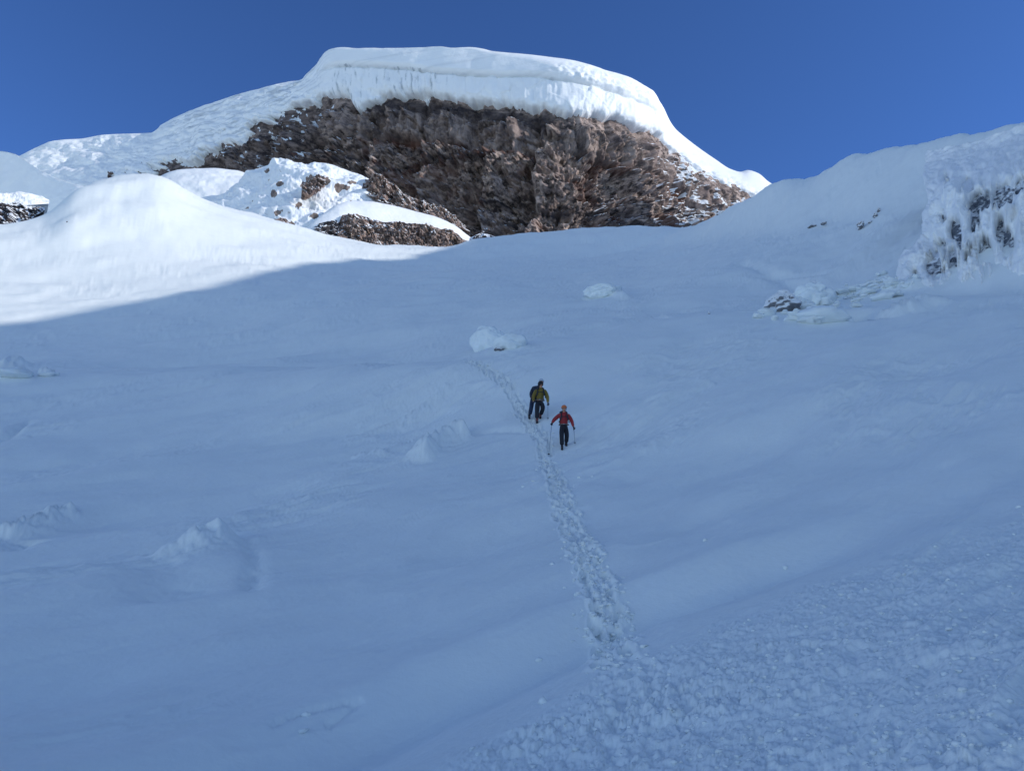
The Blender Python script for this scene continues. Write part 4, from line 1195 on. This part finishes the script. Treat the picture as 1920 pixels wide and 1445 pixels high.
def tube(name, pts, rad, mat, parent, seg=8):
    P = [Vector(p) for p in pts]
    rads = rad if isinstance(rad, (list, tuple)) else [rad] * len(P)
    V = []
    for i, p in enumerate(P):
        d = (P[min(i + 1, len(P) - 1)] - P[max(i - 1, 0)]).normalized()
        u = d.orthogonal().normalized(); w = d.cross(u)
        V.append([p + (u * math.cos(2 * math.pi * k / seg) + w * math.sin(2 * math.pi * k / seg)) * rads[i] for k in range(seg)])
    V.insert(0, [P[0]] * seg); V.append([P[-1]] * seg)
    return grid_mesh(name, np.array([[v[:] for v in r] for r in V]), mat, parent, wrap=True)


def glove(name, wrist, hand, mat, parent, grip=(0, 0, -1)):
    """palm, five bent fingers of unequal length closed round a grip, thumb from the side of the palm"""
    w, h = Vector(wrist), Vector(hand)
    d = (h - w).normalized()
    g = Vector(grip).normalized()
    side = d.cross(g)
    if side.length < 0.1: side = d.orthogonal()
    side.normalize()
    nrm = side.cross(d)
    kn = w + d * 0.10
    verts = [(*(w - d * 0.05), 0.043), (*w, 0.038), (*(w + d * 0.055), (0.030, 0.044)), (*kn, (0.026, 0.044))]
    edges = [(0, 1), (1, 2), (2, 3)]
    for k, (off, ln) in enumerate(((-0.033, 0.062), (-0.011, 0.070), (0.011, 0.066), (0.033, 0.052))):
        b = kn + side * off
        i = len(verts)
        p1 = b + d * ln * 0.5 + nrm * 0.010; p2 = p1 + d * ln * 0.25 + nrm * ln * 0.42; p3 = p2 - d * ln * 0.35 + nrm * ln * 0.2
        verts += [(*p1, 0.013), (*p2, 0.0125), (*p3, 0.0115)]
        edges += [(3, i), (i, i + 1), (i + 1, i + 2)]
    i = len(verts)
    t0 = w + d * 0.04 - side * 0.045; t1 = t0 + d * 0.035 - side * 0.012 + nrm * 0.02; t2 = t1 + d * 0.02 + nrm * 0.03 + side * 0.012
    verts += [(*t0, 0.016), (*t1, 0.014), (*t2, 0.012)]
    edges += [(2, i), (i, i + 1), (i + 1, i + 2)]
    return skin(name, verts, edges, mat, parent, 1)


def climber(loc, label, J, jacket, trousers, boots, head_gear, gear_mat, pack=True, rz=0.0, size=1.0, hood=False, backpack_mat=None):
    """J holds joints in metres about the feet: x right in the view, y away from the camera, z up"""
    root = empty('person', loc, rz)
    root.scale = (size,) * 3
    tag(root, label, 'person', 'climbers on the snow slope')
    pel, che, nek, hed = J['pelvis'], J['chest'], J['neck'], J['head']
    L, Rr = J['left'], J['right']      # dicts: shoulder elbow wrist hand hip knee ankle toe
    lerp = lambda a, b, t: tuple(a[i] + (b[i] - a[i]) * t for i in range(3))
    hx, hy, hz = hed
    bv = [(*pel, 0.075), (*lerp(pel, che, 0.5), 0.085), (*che, 0.095), (*nek, 0.055), (hx, hy, hz - 0.06, 0.070), (hx, hy + 0.005, hz + 0.03, (0.080, 0.088)), (hx, hy + 0.01, hz + 0.10, 0.055)]
    be = chain(7)
    nv = len(bv)
    bv.append((hx + J.get('turn', 0) * 0.1, hy - 0.088, hz - 0.01, 0.013)); be.append((4, nv))          # nose
    for sg in (-1, 1):
        bv.append((hx + sg * 0.083, hy + 0.012, hz + 0.0, 0.014)); be.append((5, len(bv) - 1))           # ears
    for sd in (L, Rr):
        i = len(bv)
        bv += [(*sd['shoulder'], 0.042), (*sd['elbow'], 0.042), (*sd['wrist'], 0.030), (*sd['hand'], 0.032)]
        be += [(2, i), (i, i + 1), (i + 1, i + 2), (i + 2, i + 3)]
        i = len(bv)
        bv += [(*sd['hip'], 0.060), (*sd['knee'], 0.050), (*sd['ankle'], 0.026), (*sd['toe'], 0.020)]
        be += [(0, i), (i, i + 1), (i + 1, i + 2), (i + 2, i + 3)]
    skin('body', bv, be, M_SKIN, root, 2)
    for sg in (-1, 1): ellipsoid('eye', (hx + sg * 0.031, hy - 0.072, hz + 0.012), (0.012, 0.010, 0.009), M_EYE, root, sub=2)
    ellipsoid('mouth', (hx, hy - 0.074, hz - 0.058), (0.024, 0.012, 0.008), M_LIP, root, sub=2)
    # jacket: trunk, collar and sleeves in one surface
    jv = [(pel[0], pel[1], pel[2] + 0.0, (0.195, 0.155)), (*lerp(pel, che, 0.45), (0.185, 0.150)), (*che, (0.21, 0.160)), (nek[0], nek[1], nek[2] - 0.035, (0.10, 0.09)), (nek[0], nek[1], nek[2] + 0.03, 0.078)]
    je = chain(5)
    for sd in (L, Rr):
        i = len(jv)
        jv += [(*sd['shoulder'], 0.100), (*lerp(sd['shoulder'], sd['elbow'], 0.5), 0.088), (*sd['elbow'], 0.080), (*lerp(sd['elbow'], sd['wrist'], 0.55), 0.060), (*lerp(sd['elbow'], sd['wrist'], 0.92), 0.052)]
        je += [(2, i)] + chain(5, i)
    jk = skin('jacket', jv, je, jacket, root, 2)
    tv = [(pel[0], pel[1], pel[2] + 0.10, (0.150, 0.125)), (pel[0], pel[1], pel[2] - 0.06, (0.17, 0.14))]
    te = [(0, 1)]
    for sd in (L, Rr):
        i = len(tv)
        tv += [(*lerp(sd['hip'], sd['knee'], 0.12), 0.108), (*lerp(sd['hip'], sd['knee'], 0.55), 0.108), (*sd['knee'], 0.094), (*lerp(sd['knee'], sd['ankle'], 0.5), 0.094), (*lerp(sd['knee'], sd['ankle'], 0.88), 0.088)]
        te += [(1, i)] + chain(5, i)
    skin('trousers', tv, te, trousers, root, 2)
    for sd in (L, Rr):
        a, t = sd['ankle'], sd['toe']
        heel = (a[0] - (t[0] - a[0]) * 0.35, a[1] - (t[1] - a[1]) * 0.35, t[2])
        bt = skin('boot', [(a[0], a[1], a[2] + 0.12, 0.066), (*a, 0.062), (*lerp(a, t, 0.5), 0.056), (*t, 0.048), (*heel, 0.05)], [(0, 1), (1, 2), (2, 3), (1, 4)], boots, root, 2)
        tube('sole', [(heel[0], heel[1], heel[2] - 0.045), (t[0], t[1], t[2] - 0.04)], [0.05, 0.048], M_BOOT, bt)
        glove('glove', sd['wrist'], sd['hand'], M_GLOVE, root, sd.get('grip', (0, -1, 0)))
    # head gear
    if head_gear == 'helmet':
        h = ellipsoid('helmet', (hx, hy + 0.012, hz + 0.045), (0.118, 0.138, 0.118), gear_mat, root, cut=-0.25)
        tube('chin_strap', [(hx - 0.095, hy - 0.01, hz + 0.03), (hx - 0.07, hy - 0.04, hz - 0.08), (hx, hy - 0.05, hz - 0.105), (hx + 0.07, hy - 0.04, hz - 0.08), (hx + 0.095, hy - 0.01, hz + 0.03)], 0.008, M_PACK, h)
        for k in (-1, 0, 1): tube('vent', [(hx + k * 0.05, hy - 0.085, hz + 0.105), (hx + k * 0.05, hy + 0.06, hz + 0.158 - abs(k) * 0.012)], 0.009, M_PACK, h)
    else:
        ellipsoid('hood', (hx - 0.012, hy + 0.035, hz + 0.035), (0.116, 0.125, 0.125), gear_mat, root, cut=-0.75)
    # harness
    bt = tube('harness', [(pel[0] + 0.19 * math.cos(a), pel[1] + 0.155 * math.sin(a), pel[2] + 0.035) for a in np.linspace(0, 2 * math.pi, 25)], 0.020, M_BELT, root)
    ellipsoid('buckle', (pel[0], pel[1] - 0.165, pel[2] + 0.035), (0.03, 0.015, 0.022), M_METAL, bt, sub=2)
    if pack:
        bm = bmesh.new(); bmesh.ops.create_cube(bm, size=1)
        cx, cy, cz = (pel[0] + che[0]) / 2, che[1] + 0.27, (pel[2] + che[2]) / 2 + 0.12
        for v in bm.verts: v.co = Vector((v.co.x * 0.34 * (0.85 if v.co.z > 0 else 1), v.co.y * 0.24, v.co.z * 0.58))
        bmesh.ops.bevel(bm, geom=bm.edges[:], offset=0.07, segments=4, affect='EDGES')
        for v in bm.verts: v.co += Vector((cx, cy, cz))
        me = bpy.data.meshes.new('backpack'); bm.to_mesh(me); bm.free()
        me.polygons.foreach_set('use_smooth', np.full(len(me.polygons), True))
        pk = link('backpack', me, backpack_mat or M_PACK, root)
        ellipsoid('lid', (cx, cy - 0.01, cz + 0.29), (0.165, 0.13, 0.075), backpack_mat or M_PACK, pk)
        for sd in (L, Rr):
            s0 = sd['shoulder']; ix = nek[0] + (s0[0] - nek[0]) * 0.62
            tube('shoulder_strap', [(ix, che[1] + 0.16, s0[2] + 0.03), (ix, che[1] + 0.04, s0[2] + 0.105), (ix, che[1] - 0.10, s0[2] + 0.055), (ix, che[1] - 0.160, s0[2] - 0.06), (ix + (s0[0] - nek[0]) * 0.2, che[1] - 0.155, s0[2] - 0.20), (ix + (s0[0] - nek[0]) * 0.45, che[1] - 0.02, s0[2] - 0.29)], 0.030, M_PACK, pk)
        tube('sternum_strap', [(nek[0] - 0.10, che[1] - 0.175, che[2] - 0.02), (nek[0] + 0.10, che[1] - 0.175, che[2] - 0.02)], 0.014, M_PACK, pk)
    return root


def pole(top, tip, base, label, group='trekking poles held by the climbers'):
    """trekking pole from grip to tip, both given about the climber's feet"""
    t, b = Vector(top), Vector(tip)
    root = empty('trekking_pole', Vector(base) + b)
    tag(root, label, 'trekking pole', group)
    t, b = t - b, Vector((0, 0, 0))
    d = (t - b).normalized()
    tube('shaft', [b + d * 0.05, b + (t - b) * 0.5, t], [0.008, 0.010, 0.011], M_METAL, root)
    tube('tip', [b - d * 0.02, b + d * 0.05], [0.003, 0.008], M_METAL, root)
    tube('grip', [t - d * 0.02, t + d * 0.10, t + d * 0.12], [0.016, 0.018, 0.02], M_PACK, root)
    k = b + d * 0.09
    tube('basket', [k - d * 0.008, k, k + d * 0.02], [0.045, 0.05, 0.015], M_PACK, root, 12)


def feet(px, py):
    p = ground_hit(px, py)
    return Vector((p[0], p[1], ground_z(p[0], p[1])))


def gz(base, x, y):
    return ground_z(base.x + x, base.y + y) - base.z


# red jacket, nearest: arms spread with a pole in each hand, stepping down
b = feet(1055, 842)
fz = gz(b, 0.17, 0.42)
JR = dict(pelvis=(0.07, 0.16, 0.98), chest=(0.085, 0.13, 1.33), neck=(0.085, 0.11, 1.50), head=(0.088, 0.07, 1.65),
          left=dict(shoulder=(-0.10, 0.13, 1.41), elbow=(-0.32, 0.10, 1.21), wrist=(-0.42, -0.06, 1.03), hand=(-0.45, -0.13, 0.97), grip=(0, -1, -0.3),
                    hip=(-0.02, 0.15, 0.92), knee=(-0.03, 0.02, 0.50), ankle=(-0.02, 0.06, 0.09), toe=(-0.03, -0.10, 0.035)),
          right=dict(shoulder=(0.27, 0.14, 1.40), elbow=(0.40, 0.14, 1.15), wrist=(0.45, 0.03, 0.89), hand=(0.47, -0.03, 0.80), grip=(0, -1, -0.3),
                     hip=(0.15, 0.18, 0.92), knee=(0.19, 0.20, 0.52 + fz * 0.3), ankle=(0.17, 0.46, 0.10 + fz), toe=(0.18, 0.31, 0.035 + fz)))
climber(b, 'climber in a red jacket and orange helmet, walking down with a pole in each hand', JR, M_RED, M_BLACK, M_BOOT, 'helmet', M_ORANGE, backpack_mat=M_PACK, size=1.03)
pole((0.47, -0.05, 0.80), (0.52, 0.10, gz(b, 0.52, 0.10) + 0.02), b, 'trekking pole with a dark basket, standing right of the climber in red')
pole((-0.45, -0.15, 0.97), (-0.60, -0.45, gz(b, -0.60, -0.45) + 0.02), b, 'pale trekking pole slanting from the red climber towards the boot track')

# olive-yellow jacket, upright on the track
b = feet(1008, 795)
fz = gz(b, 0.1, 0.36)
JY = dict(pelvis=(0.10, 0.14, 0.90), chest=(0.13, 0.12, 1.26), neck=(0.14, 0.10, 1.44), head=(0.15, 0.06, 1.58), turn=0.1,
          left=dict(shoulder=(-0.06, 0.12, 1.33), elbow=(-0.16, 0.10, 1.06), wrist=(-0.16, -0.02, 0.84), hand=(-0.15, -0.10, 0.78), grip=(0, -1, -0.3),
                    hip=(0.00, 0.13, 0.86), knee=(-0.02, 0.00, 0.48), ankle=(-0.02, 0.06, 0.09), toe=(-0.02, -0.10, 0.035)),
          right=dict(shoulder=(0.32, 0.13, 1.33), elbow=(0.42, 0.16, 1.07), wrist=(0.43, 0.05, 0.80), hand=(0.42, -0.01, 0.71), grip=(0, -1, -0.3),
                     hip=(0.19, 0.15, 0.86), knee=(0.23, 0.14, 0.48 + fz * 0.4), ankle=(0.12, 0.38, 0.10 + fz), toe=(0.13, 0.22, 0.035 + fz)))
climber(b, 'climber in an olive yellow jacket and dark hood, on the boot track', JY, M_OLIVE, M_BLACK, M_BOOTR, 'hood', M_HAIR, size=1.14)
pole((0.48, -0.03, 0.81), (0.48, 0.06, gz(b, 0.48, 0.06) + 0.02), b, 'thin upright trekking pole in the hand of the climber in olive yellow')

# navy, half hidden one step behind
b = feet(996, 785)
fz = gz(b, 0.28, 0.3)
JN = dict(pelvis=(0.16, 0.14, 0.94), chest=(0.27, 0.14, 1.28), neck=(0.37, 0.12, 1.46), head=(0.45, 0.09, 1.60),
          left=dict(shoulder=(0.10, 0.14, 1.36), elbow=(0.0, 0.13, 1.09), wrist=(0.0, 0.02, 0.86), hand=(0.0, -0.05, 0.79), grip=(0, -1, -0.3),
                    hip=(0.06, 0.13, 0.88), knee=(0.01, 0.0, 0.48), ankle=(-0.07, 0.07, 0.09), toe=(-0.09, -0.09, 0.035)),
          right=dict(shoulder=(0.46, 0.15, 1.35), elbow=(0.50, 0.17, 1.10), wrist=(0.41, 0.06, 0.86), hand=(0.40, 0.0, 0.79), grip=(0, -1, -0.3),
                     hip=(0.26, 0.15, 0.88), knee=(0.30, 0.10, 0.50 + fz * 0.4), ankle=(0.28, 0.32, 0.10 + fz), toe=(0.28, 0.16, 0.035 + fz)))
climber(b, 'climber in dark navy clothes and a pale helmet, half hidden behind the olive yellow jacket', JN, M_NAVY, M_BLUE, M_BOOT, 'helmet', M_PALE, size=1.09, pack=False)
